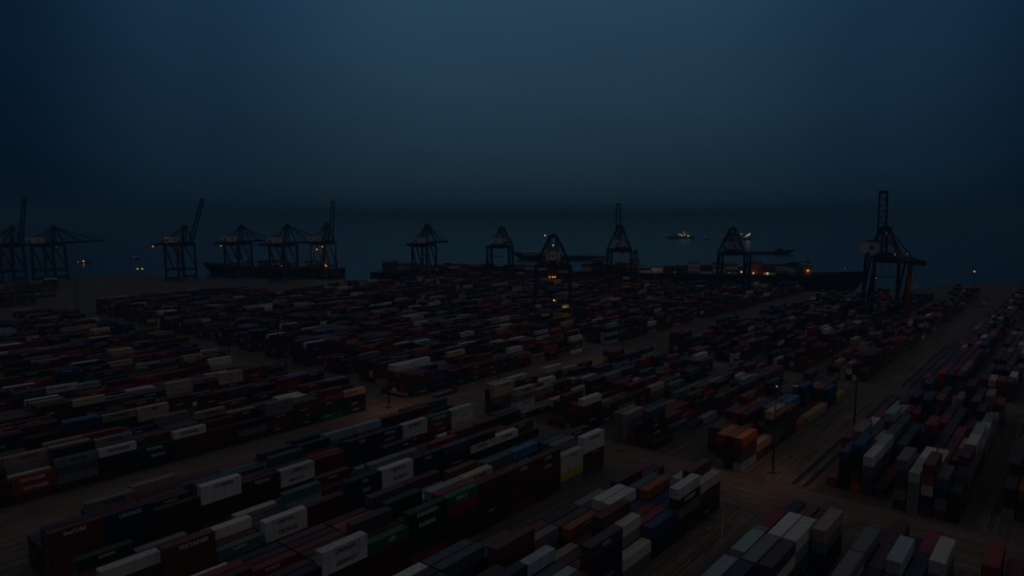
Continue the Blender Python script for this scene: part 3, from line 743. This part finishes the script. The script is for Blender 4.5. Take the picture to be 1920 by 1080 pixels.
# --- all the others, too many to count, as one mass
def mass(name, boxes, lettering=True):
    V, F, Cc, MI = [], [], [], []
    def quad(p, col, mi=0):
        o = len(V); V.extend(p); F.append((o, o+1, o+2, o+3)); Cc.append(col); MI.append(mi)
    for B in boxes:
        a0, a1, b0, b1, z0, z1 = B['a0'], B['a1'], B['b0'], B['b1'], B['z0'], B['z1']
        v = rnd.uniform(.8, 1.15); col = [min(.85, c*v) for c in COAT[B['c']][1]]
        o = len(V)
        V.extend([(a0,b0,z0),(a1,b0,z0),(a1,b1,z0),(a0,b1,z0),(a0,b0,z1),(a1,b0,z1),(a1,b1,z1),(a0,b1,z1)])
        for f in ((4,5,6,7),(0,1,5,4),(1,2,6,5),(2,3,7,6),(3,0,4,7)):
            F.append(tuple(i+o for i in f)); Cc.append(col); MI.append(0)
        if lettering and B['front'] and rnd.random() < .55:
            ink = (.02,.02,.03) if B['c'] in LIGHT else (.8,.8,.77)
            L = a1 - a0; w = L*rnd.uniform(.18, .42); h = (z1-z0)*rnd.uniform(.14, .26); xx = a0 + L*rnd.uniform(.2, .45); zz = z0 + (z1-z0)*rnd.uniform(.5, .66); nn = rnd.randint(4, 8)
            for j in range(nn):
                lw = w/nn
                quad([(xx+j*lw, b0-.012, zz), (xx+j*lw+lw*.62, b0-.012, zz), (xx+j*lw+lw*.62, b0-.012, zz+h), (xx+j*lw, b0-.012, zz+h)], ink)
        if B['a0'] < 420 and B['tier'] >= 0 and B['key'][0][0] in 'NVPQM':
            dk_ = [c*.45 for c in col]
            for j in range(4):
                yy = b0 + (b1-b0)*(.16 + .2*j + (.05 if j > 1 else 0))
                quad([(a0-.012, yy+.09, z0+.1), (a0-.012, yy, z0+.1), (a0-.012, yy, z1-.1), (a0-.012, yy+.09, z1-.1)], dk_)
    me = bpy.data.meshes.new(name); me.from_pydata(V, [], F)
    me.materials.append(PAINT_MASS)
    at = me.color_attributes.new('coat', 'FLOAT_COLOR', 'CORNER')
    arr = np.ones((len(F), 4, 4), np.float32); arr[:, :, :3] = np.array(Cc, np.float32)[:, None, :]
    at.data.foreach_set('color', arr.ravel())
    return link(name, me)
rest = mass('container_stacks', [B for k, B in enumerate(BOX) if k not in sset])
tag(rest, 'thousands of stacked shipping containers filling the rest of the yard', 'containers', kind='stuff')

# ---------------------------------------------------------------- lamps on things
def lamp(parent, p, r, kind, name='lamp'):
    q = MB(); q.ball((0, 0, 0), r*.8); o = q.build(name, LAMPS[kind], parent); o.location = p; return o
def point(p, power, col, name, radius=.4):
    l = bpy.data.lights.new(name, 'POINT'); l.energy = power; l.color = col; l.shadow_soft_size = radius
    o = bpy.data.objects.new(name, l); COL.objects.link(o); o.location = p; return o

# ---------------------------------------------------------------- ship-to-shore cranes
def crane(px, d, head, label, boom_up=None, sc=1.0, boom=56, back=26, lamps=(), paintm=None, house=(-17, 0), legmat=None, redsill=False, platform=False, glow=None, sign=False, LY=9.0, antenna=False, cab=None, apex=62):
    pm = paintm or M_BLUE
    t = empty('quay_crane', px_pt(px, d, 0), heading(head)); t.scale = (sc,)*3
    tag(t, label, 'crane', 'gantry cranes along the quay')
    G, LX = 42.0, 14.0
    for i, sx in enumerate((-1, 1)):
        for sy in (-1, 1):
            q = MB(); q.beam((sx*LX, sy*LY, 1.8), (sx*LX*(1 if sx < 0 else .92), sy*LY*.97, G), 1.8, 2.3)
            q.build('leg', legmat if (legmat and sx < 0 and sy < 0) else pm, t)
            q = MB(); q.box(sx*LX-1.1, sx*LX+1.1, sy*LY-4.2, sy*LY+4.2, .9, 2.2)
            for k in range(4): q.tube((sx*LX-.5, sy*LY-3.3+2.2*k, .5), (sx*LX+.5, sy*LY-3.3+2.2*k, .5), .5, n=10)
            q.build('bogie', M_GREY, t)
        q = MB(); q.beam((sx*LX, -LY, 3.6), (sx*LX, LY, 3.6), 2.0, 2.8); q.build('sill_beam', M_RED if redsill else pm, t)
        q = MB(); q.beam((sx*LX*.96, -LY, G-1), (sx*LX*.96, LY, G-1), 1.9, 2.8); q.build('cross_beam', pm, t)
    for sy in (-1, 1):
        q = MB(); q.beam((-LX, sy*LY, 13), (LX, sy*LY, 13), 1.8, 2.5); q.build('portal_beam', pm, t)
        q = MB(); q.beam((-LX, sy*LY, G-1), (LX, sy*LY*.97, G-1), 1.6, 2.4); q.build('upper_beam', pm, t)
        q = MB(); q.beam((LX, sy*LY, 14), (-2, sy*LY, G-2), 1.15); q.beam((-2, sy*LY, 14), (-LX, sy*LY, G-2), 1.15); q.build('brace', pm, t)
    zb = G + 1.4
    q = MB()
    for sy in (-1, 1): q.beam((-LX-back, sy*2.8, zb), (LX+3, sy*2.8, zb), 1.5, 2.9)
    for k in range(10): x = -LX-back + k*(2*LX+back+3)/9; q.beam((x, -2.8, zb), (x, 2.8, zb), .6, .9)
    for sy in (-1, 1):                                   # walkways with handrails
        q.beam((-LX-back, sy*4.1, zb-.6), (LX+3, sy*4.1, zb-.6), 1.0, .12); q.beam((-LX-back, sy*4.6, zb+.5), (LX+3, sy*4.6, zb+.5), .1)
    q.build('girder', pm, t)
    ang = math.radians(boom_up or 0); hx = LX+3.2
    bo = MB()
    for sy in (-1, 1):
        bo.beam((0, sy*2.8, -.9), (boom, sy*2.0, -.6), .8, .7); bo.beam((0, sy*2.8, .9), (boom, sy*2.0, .6), .6, .6)
        for k in range(14): bo.beam((k*boom/14, sy*2.7, -.8 if k % 2 else .8), ((k+1)*boom/14, sy*2.6, .8 if k % 2 else -.8), .35)

    for k in range(11):
        x = 1 + k*(boom-1.6)/10; bo.beam((x, -2.5, 0), (x, 2.5, 0), .55, .8)
        if k < 10: bo.beam((x, -2.5 if k % 2 else 2.5, .4), (x+(boom-1.6)/10, 2.5 if k % 2 else -2.5, .4), .3)
    bo.box(boom-.2, boom+1, -2.6, 2.6, -1, 1)
    o = bo.build('boom', pm, t); o.location = (hx, 0, zb); o.rotation_euler = (0, -ang, 0)
    ax = 8.5
    q = MB()
    for sy in (-1, 1):
        q.beam((LX*.92, sy*LY*.95, G), (ax, sy*2.4, apex), 1.5); q.beam((-9, sy*6.0, zb+.6), (ax-1, sy*2.2, apex-1), 1.0); q.beam((ax, sy*1.3, zb+1), (ax, sy*1.8, apex), .9)
        q.beam((ax+3, sy*4.8, apex-10), (ax-2, sy*3.2, apex-8), .4)
    q.beam((ax-1.5, -3.2, apex), (ax+1.5, 3.2, apex), 1.6, 1.2); q.beam((ax+3, -5.0, apex-10), (ax+3, 5.0, apex-10), .6)
    q.box(ax-2.5, ax+2.5, -3.5, 3.5, apex+.7, apex+1.1); q.box(ax-1.2, ax+.8, -1.5, 1.5, apex+1.1, apex+2.4)
    q.build('apex_frame', pm, t)
    for sy in (-1, 1):
        st = MB(); st.beam((ax, sy*2.0, apex), (-LX-back*.6, sy*2.8, zb+1), .75); st.beam((ax, sy*1.6, apex-.5), (-LX+2, sy*2.8, zb+1), .55)
        st.build('back_stay', pm, t)
        st = MB()
        if not boom_up:
            st.beam((ax, sy*2.0, apex), (hx+boom*.88, sy*2.0, zb+1), .55); st.beam((ax, sy*2.0, apex), (hx+boom*.45, sy*2.4, zb+1), .8)
        else:
            e = Vector((hx + math.cos(ang)*boom*.5, 0, zb + math.sin(ang)*boom*.5)); m_ = Vector(((e.x+ax)/2 + 2.5, sy*2.2, (e.z+apex)/2 - 3))
            st.beam((ax, sy*2.0, apex), m_, .4); st.beam(m_, (e.x, sy*2.4, e.z), .4)
        st.build('fore_stay', pm, t)
    hx0, hy0 = house
    h = MB(); h.box(hx0-7.5, hx0+7.5, hy0-5, hy0+5, zb+1.3, zb+8); ho = h.build('machinery_house', M_HOUSE, t)
    h = MB(); h.box(hx0-7.8, hx0+7.8, hy0-5.3, hy0+5.3, zb+8, zb+8.4); h.box(hx0-2, hx0+1, hy0-1.5, hy0+1.5, zb+8.4, zb+9.4); h.build('roof', M_GREY, ho)
    h = MB(); h.box(hx0-7.62, hx0-7.5, hy0-1.1, hy0+1.3, zb+3.4, zb+5.6); h.build('emblem_panel', M_GREY, ho)
    h = MB(); h.box(hx0-1.3, hx0+1.3, hy0-5.12, hy0-5.0, zb+3.0, zb+5.8); h.build('emblem_panel', M_GREY, ho)
    cx = cab if cab is not None else 2
    q = MB(); q.box(cx-3, cx+3, -3.4, 3.4, zb-1.9, zb-1.2); q.box(cx-2.4, cx+2.4, -2.5, 2.5, zb-1.2, zb+.4); tr = q.build('trolley', M_RED if cab is not None else pm, t)
    q = MB(); q.box(cx+2.2, cx+4.8, -1.3, 1.3, zb-4.8, zb-2.0); q.build('operator_cab', M_GLASS, tr)
    q = MB(); q.box(cx-1.4, cx+1.4, -5.8, 5.8, zb-14, zb-13.2)
    for sx in (-1.1, 1.1):
        for sy in (-2, 2): q.tube((cx+sx, sy, zb-13.2), (cx+sx, sy, zb-1.5), .09, n=5)
    q.build('spreader', M_YEL if platform else M_GREY, tr)
    q = MB()                                             # stair tower up a landside leg
    for k in range(8):
        z0 = 3 + k*4.8; y0, y1 = (-LY-1.2, -LY-3.4) if k % 2 else (-LY-3.4, -LY-1.2)
        q.beam((-LX-1.6, y0, z0), (-LX-1.6, y1, z0+4.8), .8, .2); q.box(-LX-2.3, -LX-.9, -LY-3.6, -LY-.8, z0+4.7, z0+4.85)
    for yy in (-LY-3.6, -LY-.9): q.beam((-LX-1.6, yy, 3), (-LX-1.6, yy, G), .18)
    q.build('stairs', M_GREY, t)
    if sign:
        q = MB(); q.beam((-LX-.8, -LY, 13), (-LX-.8, LY, 13), 1.0, 1.9); q.build('sign_beam', pm, t)
        for y0, w in ((LY-2.6, 4.2), (-LY+3.4, 5.0)):
            q = MB(); q.box(-LX-1.5, -LX-1.35, y0-w/2, y0+w/2, 12, 14); s2 = q.build('sign_panel', M_HOUSE, t)
    if platform:
        q = MB()
        for z0 in (4.6, 7.4): q.beam((-LX-2.5, -LY-1, z0), (-LX-2.5, LY+4, z0), .5); q.beam((-LX+2.5, -LY-1, z0), (-LX+2.5, LY+4, z0), .5)
        for k in range(12):
            y0 = -LY-1 + k*(2*LY+5)/11; q.beam((-LX-2.5, y0, 4.6), (-LX-2.5, y0, 7.4), .3)
            if k < 11: q.beam((-LX-2.5, y0, 4.6), (-LX-2.5, y0+(2*LY+5)/11, 7.4), .25)
        q.build('yellow_truss', M_YEL, t)
    if antenna:
        q = MB(); q.tube((ax, 1.5, apex+1), (ax, 1.5, apex+10), .35, .2, n=6); q.build('antenna', M_HOUSE, t)
    for (p, r, kd) in lamps: lamp(t, p, r, kd)
    if glow:
        for p, pw, c in glow:
            l = point(p, pw, c, 'work_light'); l.parent = t
    return t

AMB = (1.0, .30, .07)
crane(12, 770, 15, 'blue quay crane at the left edge with its boom raised', boom_up=80, boom=52)
crane(92, 790, 13, 'blue quay crane beside the brown apron with a long lowered boom', boom=60, lamps=[((10, 0, 39), .4, 'dim')])
crane(338, 800, 17, 'blue quay crane with boom raised at a slant over the bow of a ship', boom_up=66, boom=56, lamps=[((-38, 2, 41), .6, 'amber')], glow=[((-36, 0, 40), 500, AMB)], house=(-12, 0), apex=62)
crane(447, 830, 14, 'blue quay crane with white house and lowered boom, left of its twin', boom=52, lamps=[((-28, 3, 40), .5, 'amber')])
crane(532, 790, 18, 'blue quay crane with white house and lowered boom, beside the amber lit crane', boom=72, apex=64)
crane(607, 850, 15, 'amber lit quay crane with its boom raised upright', boom_up=80, boom=50, lamps=[((-8, -3, 37), .75, 'amber'), ((-12, 2, 34), .65, 'warm'), ((-14, -9, 16), 1.0, 'warm')], glow=[((-10, 0, 30), 1500, AMB), ((-14, -12, 15), 800, AMB)], house=(-22, 0), apex=64)
crane(796, 790, 17, 'blue quay crane with white house, standing alone left of the centre', boom=50, apex=64)
crane(938, 770, 10, 'blue quay crane seen end on, white machinery house facing the yard', boom=46, LY=12.5, cab=-6, apex=61)
crane(1037, 492, 4, 'tall blue quay crane inside the yard with amber lamps and yellow truss', LY=12.5, boom=40, apex=61, sign=True, platform=True,
      lamps=[((-14, 2.2, 33.5), .42, 'amber'), ((-14, 0, 33.5), .45, 'amber'), ((-14, -1.6, 33.6), .42, 'amber'), ((6, 6, 62), .5, 'cool'), ((3, 0, 55), .5, 'cool'), ((-5, 2, 50), .4, 'cool'), ((-14, -1, 17), .6, 'amber')],
      glow=[((-16, 0, 32), 380, AMB), ((-16.5, -9, 11), 45, (1, .7, .1))], house=(0, 0))
crane(1165, 690, -1, 'blue quay crane with boom raised straight up and a red trolley', boom_up=84, boom=44, LY=12.5, cab=-12, apex=64, house=(2, 3), lamps=[((-40, -4, 43), .4, 'dim')], glow=[((-16, -8, 30), 260, (1, .6, .2))])
crane(1376, 640, 8, 'blue quay crane with pale antenna mast on top, beside the lit ship', boom=34, LY=12.5, apex=63, antenna=True, house=(6, 0))
crane(1664, 480, 17, 'largest quay crane on the right with tall raised boom and red leg', boom_up=85, boom=40, back=58, apex=60, sc=1.12, LY=10, house=(13, 8), legmat=M_RED, redsill=True, paintm=M_DKBLUE,
      lamps=[((-20, 0, 45), .4, 'red'), ((-36, -3, 46.5), .4, 'red'), ((-42, -3, 46), .4, 'red'), ((6, 0, 57), .45, 'dim'), ((-12, 8, 30), .35, 'dim')], glow=[((-18, -13, 26), 60, (1, .3, .1))])

# ---------------------------------------------------------------- ships
def hull_mesh(L, Bm, D, bowrake=14, sheer=4):
    q = MB(); st = []
    for i in range(17):
        u = i/16; x = -L/2 + L*u
        w = Bm/2*min(1, (1-u)**.55*2.0 if u > .7 else 1)*(1 if u > .06 else .82)
        w = max(w, .25); dz = D + sheer*max(0, (u-.72)/.28)**2
        xr = x + bowrake*max(0, (u-.75)/.25)**2; wl = w*(.9 if u < .8 else .55)
        st.append([(x, -wl, -1), (x + (xr-x)*.5, -w*.95, D*.5), (xr, -w, dz), (xr, w, dz), (x + (xr-x)*.5, w*.95, D*.5), (x, wl, -1)])
    vs = [p for s1 in st for p in s1]; fs = []
    for i in range(16):
        for j in range(5): fs.append((6*i+j, 6*i+6+j, 6*i+7+j, 6*i+1+j))
    fs += [(0,1,2,3,4,5), tuple(range(16*6+5, 16*6-1, -1))]
    q.add(vs, fs)
    for sy in (-1, 1):                                   # bulwark round the forecastle
        for i in range(12, 16):
            j = 2 if sy < 0 else 3
            q.beam(Vector(st[i][j]) + Vector((0,0,.6)), Vector(st[i+1][j]) + Vector((0,0,.6)), .3, 1.2)
    return q
def ship(name, label, p, ang, L, Bm, D, house_at, hh, hl, lamps=(), funnel=True, cargo=None, housem=None, mast=True, cargo_label='', tiers=(3, 5), glow=None, cat='ship', masts=()):
    t = empty(name, p, ang); tag(t, label, cat, None)
    hull_mesh(L, Bm, D).build('hull', M_HULL, t)
    x0 = house_at*L
    q = MB(); q.box(x0-hl/2, x0+hl/2, -Bm*.42, Bm*.42, D, D+hh*.8); q.box(x0-hl*.3, x0+hl*.45, -Bm*.5, Bm*.5, D+hh*.8, D+hh)
    su = q.build('superstructure', housem or M_SHIPW, t)
    q = MB()
    for k in range(max(1, int(hh/3))):
        z = D + 1.4 + 3*k; q.box(x0+hl*.5-.02, x0+hl*.5+.05, -Bm*.38, Bm*.38, z, z+.9); q.box(x0-hl*.42, x0+hl*.42, -Bm*.42-.05, -Bm*.42+.02, z, z+.9)
    q.build('window_band', M_GLASS, su)
    if funnel:
        q = MB(); q.tube((x0-hl*.8, 0, D), (x0-hl*.8, 0, D+hh*1.1), hl*.22, hl*.17, 10); q.build('funnel', M_GREY, t)
    q = MB(); q.tube((x0+hl*.1, 0, D+hh), (x0+hl*.1, 0, D+hh*1.5), .35, .15, 6); q.beam((x0+hl*.1, -2.5, D+hh*1.3), (x0+hl*.1, 2.5, D+hh*1.3), .25); q.build('mast', M_GREY, t)
    for mx, mh in masts:
        q = MB(); q.tube((mx*L, 0, D), (mx*L, 0, D+mh), .6, .3, 6); q.beam((mx*L, 0, D+mh*.8), (mx*L+mh*.6, 0, D+mh*.4), .5); q.build('deck_crane', M_GREY, t)
    for pp, r, kd in lamps: lamp(t, pp, r, kd)
    for g_ in (glow or ()):
        l = point(g_[0], g_[1], g_[2], 'deck_light'); l.parent = t
    if cargo:
        bx = []
        nx = int((cargo[1]-cargo[0])*L/12.8)
        for i in range(nx):
            x = cargo[0]*L + (i+.5)*12.8
            if abs(x - x0) < hl*.8 + 5: continue
            base = rnd.choice(tiers)
            for r in range(int(Bm*.9/2.55)):
                hgt = max(0, base + rnd.choice([-1, 0, 0, 0, 1])); y = -Bm*.45 + 1.3 + r*2.55
                for k in range(hgt):
                    if k < hgt - 1 and 0 < r < int(Bm*.9/2.55)-1: continue
                    bx.append(dict(a0=x-6.1, a1=x+6.1, b0=y-1.2, b1=y+1.2, z0=D+1+k*2.6, z1=D+1+k*2.6+2.55, c=rnd.choices('MRBGWPDNSC', [18,16,14,12,10,9,10,6,6,4])[0], front=False, tier=k, key='ZZ'))
        me = mass('container_cargo', bx, False)
        me.location = p; me.rotation_euler = (0, 0, ang)
        tag(me, cargo_label, 'containers', kind='stuff')
    return t
QH = heading(102)                                        # along the quay, bow to the right
WARM = (1.0, .7, .35)
pB = px_pt(1337, 738, -3)
ship('container_ship', 'long dark container ship with warm deck lamps berthed right of the centre', pB, QH, 284, 36, 16, .33, 12, 9, cargo=(-.5, .36), cargo_label='rows of stacked containers on the deck of the warmly lit ship',
     housem=M_GREY, lamps=[((-40, -17.5, 18.4), .5, 'dim'), ((-82, -17.5, 18.4), .5, 'dim'), ((16, -17.5, 18.8), .6, 'dim'), ((28, -17.5, 19.8), .8, 'warm'), ((40, -17.5, 18.6), .9, 'warm'), ((54, -17.5, 18.6), .8, 'warm'), ((92, -12, 20), 1.1, 'amber'), ((96, -12, 20.4), .7, 'amber'), ((132, -3, 24), .5, 'dim')],
     glow=[((40, -24, 22), 260, WARM), ((94, -16, 22), 260, AMB), ((-60, -24, 20), 120, WARM)], tiers=(2, 3, 4))
ship('container_ship', 'dark container ship with red stacks berthed behind the end-on crane', px_pt(888, 800, -3), QH, 250, 32, 11, -.42, 13, 9, cargo=(-.36, .46), cargo_label='reddish containers stacked on the ship behind the central cranes', tiers=(2, 3, 3), housem=M_GREY)
ship('cargo_ship', 'dark cargo ship behind the left cranes, bow to the left', px_pt(515, 905, -3), QH + math.pi, 190, 28, 10, .27, 8, 14, cargo=(-.4, .18), cargo_label='low containers on the deck of the ship behind the left cranes', tiers=(1, 2), masts=((-.36, 16), (-.47, 12)),
     lamps=[((-18, 13.5, 13), .7, 'warm'), ((0, 13.5, 13), .6, 'dim'), ((20, 13.5, 14), .5, 'dim'), ((-60, 13.5, 13), .7, 'warm')])
ship('bulk_carrier', 'dark ship with white superstructure at sea behind the yard crane', px_pt(1055, 1210, -3), QH + math.pi + .05, 150, 24, 7, .30, 6, 52, housem=M_SHIPW, funnel=False)
ship('tanker', 'dark tanker on open water right of the antenna crane', px_pt(1440, 1370, -3), QH - .05, 74, 16, 5, .30, 6, 12, housem=M_HULL, funnel=True)
ship('barge', 'low dark barge lying behind the lit container ship', px_pt(1448, 1060, -3), QH, 84, 14, 3, .42, 4, 8, housem=M_HULL, funnel=False)
def boat(label, px, d, ang, L, lamps, name='work_boat'):
    t = empty(name, px_pt(px, d, -3), heading(ang)); tag(t, label, 'boat')
    hull_mesh(L, L*.24, L*.06, L*.06, L*.03).build('hull', M_HULL, t)
    q = MB(); q.box(-L*.32, -L*.06, -L*.09, L*.09, L*.06, L*.15); q.box(-L*.26, -L*.08, -L*.07, L*.07, L*.15, L*.2); q.build('cabin', M_SHIPW, t)
    q = MB(); q.tube((-L*.15, 0, L*.2), (-L*.15, 0, L*.34), L*.008, L*.004, 6); q.tube((L*.2, 0, L*.06), (L*.2, 0, L*.22), L*.01, L*.006, 6); q.build('mast', M_GREY, t)
    for f, s, z, r, kd in lamps: lamp(t, (f*L, s*L, z*L), r, kd)
    return t
boat('long work ship lit by yellow deck lamps out at sea', 1274, 2223, 118, 84, [(-.5, -.05, .14, 1.6, 'dim'), (.02, -.1, .16, 1.5, 'warm'), (.1, -.1, .12, 1.8, 'warm'), (.2, -.1, .15, 1.8, 'warm'), (.26, -.05, .2, 1.4, 'dim'), (.34, -.08, .1, 2.0, 'warm'), (.42, -.05, .13, 1.6, 'dim'), (.15, 0, .24, 1.2, 'amber')], 'work_ship')
boat('work ship with a bright yellow lamp cluster beside the antenna crane', 1393, 2090, 70, 62, [(-.2, -.1, .3, 1.4, 'cool'), (.1, -.1, .2, 2.2, 'warm'), (.22, -.1, .25, 2.4, 'warm'), (.3, -.1, .3, 1.8, 'warm'), (.0, -.1, .14, 1.4, 'dim')], 'work_ship')
boat('small vessel showing two pale lamps between the two lit work ships', 1327, 2140, 95, 30, [(-.3, 0, .25, 1.3, 'dim'), (.35, 0, .12, 1.3, 'dim')])
boat('small boat showing a red lamp left of the antenna crane', 1352, 2180, 95, 26, [(0, 0, .3, 1.2, 'red')])
boat('yellow lit boat on the water right of the leftmost cranes', 156, 1119, 95, 26, [(.05, -.1, .12, .9, 'warm'), (-.35, -.1, .08, .45, 'warm'), (.45, 0, .08, .4, 'dim')])
boat('small boat with one pale lamp beyond the sandy spit', 250, 1210, 60, 16, [(0, 0, .25, .7, 'dim')])
boat('far pale riding light near the horizon, left of the tall right crane', 1513, 6800, 90, 60, [(0, 0, .3, 4, 'dim')])
boat('far pale riding light near the horizon, beside the tall raised boom', 1553, 9500, 90, 70, [(0, 0, .3, 6, 'dim')])
boat('far pale riding light near the horizon, above the ship with white superstructure', 1113, 11500, 90, 70, [(0, 0, .3, 5, 'dim')])

# ---------------------------------------------------------------- masts, beacon, vehicles
def mast_proto(h=27):
    t = empty('light_mast', (0, 0, 0))
    q = MB(); q.tube((0, 0, .8), (0, 0, h), .34, .16, 10); q.build('pole', M_POLE, t)
    q = MB(); q.box(-.8, .8, -.8, .8, 0, .8); q.tube((0, 0, .8), (0, 0, 1.1), .55, .4, 10); q.build('footing', M_GREY, t)
    q = MB()
    for k in range(12):
        a, b = 2*math.pi*k/12, 2*math.pi*(k+1)/12
        q.beam((1.3*math.cos(a), 1.3*math.sin(a), h-.4), (1.3*math.cos(b), 1.3*math.sin(b), h-.4), .12)
        if k % 3 == 0: q.beam((0, 0, h-.4), (1.3*math.cos(a), 1.3*math.sin(a), h-.4), .1)
    q.tube((0, 0, h), (0, 0, h+1.2), .06, .03, 6); q.build('head_ring', M_POLE, t)
    for k in range(6):
        a = 2*math.pi*k/6; q = MB(); c = Vector((1.45*math.cos(a), 1.45*math.sin(a), h-.7)); q.box(c.x-.28, c.x+.28, c.y-.28, c.y+.28, c.z-.2, c.z+.2); q.build('floodlight', M_GREY, t)
    return t
mp = mast_proto()
MASTS = [((172.6, 211.5), 'light mast at the street corner of the wide aisle', 1), ((199.3, 176), 'light mast beside cream containers across the street from the aisle', .97), ((202.4, 68.5), 'light mast with a lit lamp beside the orange containers', 1),
 ((268, 62.0), 'light mast halfway along the wide rail road', 1), ((307, 184), 'light mast by the far end of the wide aisle', 1), ((166, 328), 'light mast among the left rows, seen before red and cream containers', 1), ((179.6, 298), 'light mast in the street beyond the left rows', 1),
 ((190, 322), 'slim mast right beside another mast in the far left street', .95), ((191.5, 629), 'light mast on the brown apron below the long boom', 1), ((338, 298), 'light mast in front of the yard crane', 1), ((342, 90), 'light mast at the second crossing', 1), ((420, 170), 'light mast behind the lit tan container', .9)]
for i, ((a, b), lab, s) in enumerate(MASTS):
    o = mp if i == 0 else copy_tree(mp)
    o.location = (a, b, 0); o.scale = (1, 1, s); tag(o, lab, 'light mast', 'tall light masts in the yard')
    if 'lit lamp' in lab: lamp(o, (-1.4, -.6, 27.2), .34, 'dim')
def flood(p, power, col, tilt, az, size=130):
    l = bpy.data.lights.new('floodlight', 'SPOT'); l.energy = power; l.color = col; l.spot_size = math.radians(size); l.spot_blend = 1.0; l.shadow_soft_size = .5
    o = bpy.data.objects.new('mast_floodlight', l); COL.objects.link(o); o.location = p; o.rotation_euler = (math.radians(tilt), 0, math.radians(az)); return o
for p_, pw_ in FLOODS:
    flood(p_, pw_, (1.0, .50, .22), 0, 0)
t = empty('light_tower', px_pt(1830, 720, 0), 0); tag(t, 'slender tower with an amber lamp near the right shore', 'light tower')
q = MB(); q.tube((0,0,0), (0,0,16), .4, .2, 8); q.build('pole', M_POLE, t)
q = MB(); q.box(-1.4, 1.4, -1.4, 1.4, 15.4, 15.8); q.beam((-4.5,0,15.2), (0,0,15.2), .3); q.build('platform', M_GREY, t)
lamp(t, (0, 0, 16.8), .7, 'amber')
t = empty('beacon_tower', px_pt(262, 838, 0), YAW); tag(t, 'twin lamp lattice beacon on the sandy spit', 'beacon')
for sx in (-3, 3):
    for sy in (-3, 3):
        q = MB(); q.beam((sx, sy, 0), (sx*.7, sy*.7, 9), .35); q.build('leg', M_GREY, t)
q = MB(); q.box(-3, 3, -4.5, 4.5, 9, 9.4); q.build('platform', M_GREY, t)
for y in (-3.4, 2.4): lamp(t, (-3, y, 10.2), .7, 'warm')
lamp(t, (-3.4, -3, 1.2), .35, 'dim')
def tractor(loc, rz, label, m):
    t = empty('yard_tractor', loc, rz); tag(t, label, 'truck', 'yard tractors')
    q = MB(); q.box(-2.6, 2.4, -.45, .45, .55, .9); q.build('chassis', M_GREY, t)
    q = MB(); q.add([(.6,-1.2,.8),(2.3,-1.2,.8),(2.3,1.2,.8),(.6,1.2,.8),(.6,-1.15,2.8),(1.9,-1.15,2.8),(1.9,1.15,2.8),(.6,1.15,2.8)], [(0,3,2,1),(4,5,6,7),(0,1,5,4),(1,2,6,5),(2,3,7,6),(3,0,4,7)])
    c = q.build('cab', m, t)
    q = MB(); q.add([(2.32,-1,1.6),(2.32,1,1.6),(2.0,1,2.6),(2.0,-1,2.6)], [(0,1,2,3)]); q.build('windscreen', M_GLASS, c)
    for x in (-1.7, 1.5):
        for y in (-1.15, .75):
            q = MB(); q.tube((x, y, .5), (x, y+.4, .5), .5, n=12); q.build('wheel', M_TYRE, t)
    q = MB(); q.box(-12, -1.2, -1.2, 1.2, 1.1, 1.45); q.beam((-11, -.8, .5), (-11, .8, .5), .9); q.build('trailer', M_GREY, t)
tractor((186.2, 229.5, .01), math.radians(95), 'dark yard tractor in the street near the aisle corner mast', M_DKBLUE)
tractor((206, 209, .01), math.radians(4), 'small red yard tractor in the wide aisle beside green container', M_RED)
tractor((700, 66, .01), math.radians(2), 'distant yard tractor far down the wide rail road', M_HOUSE)

# ---------------------------------------------------------------- haze
if HAZE > 0:
    m = bpy.data.materials.new('haze_air'); m.use_nodes = True
    t = m.node_tree; t.nodes.clear()
    v = N(t, 'ShaderNodeVolumePrincipled'); v.inputs['Density'].default_value = HAZE; v.inputs['Color'].default_value = HAZECOL
    v.inputs['Anisotropy'].default_value = 0.0
    ou = N(t, 'ShaderNodeOutputMaterial'); t.links.new(v.outputs[0], ou.inputs['Volume'])
    q = MB(); q.box(-41000, 41000, -41000, 41000, -8, 125)
    tag(q.build('haze', m), kind='stuff')
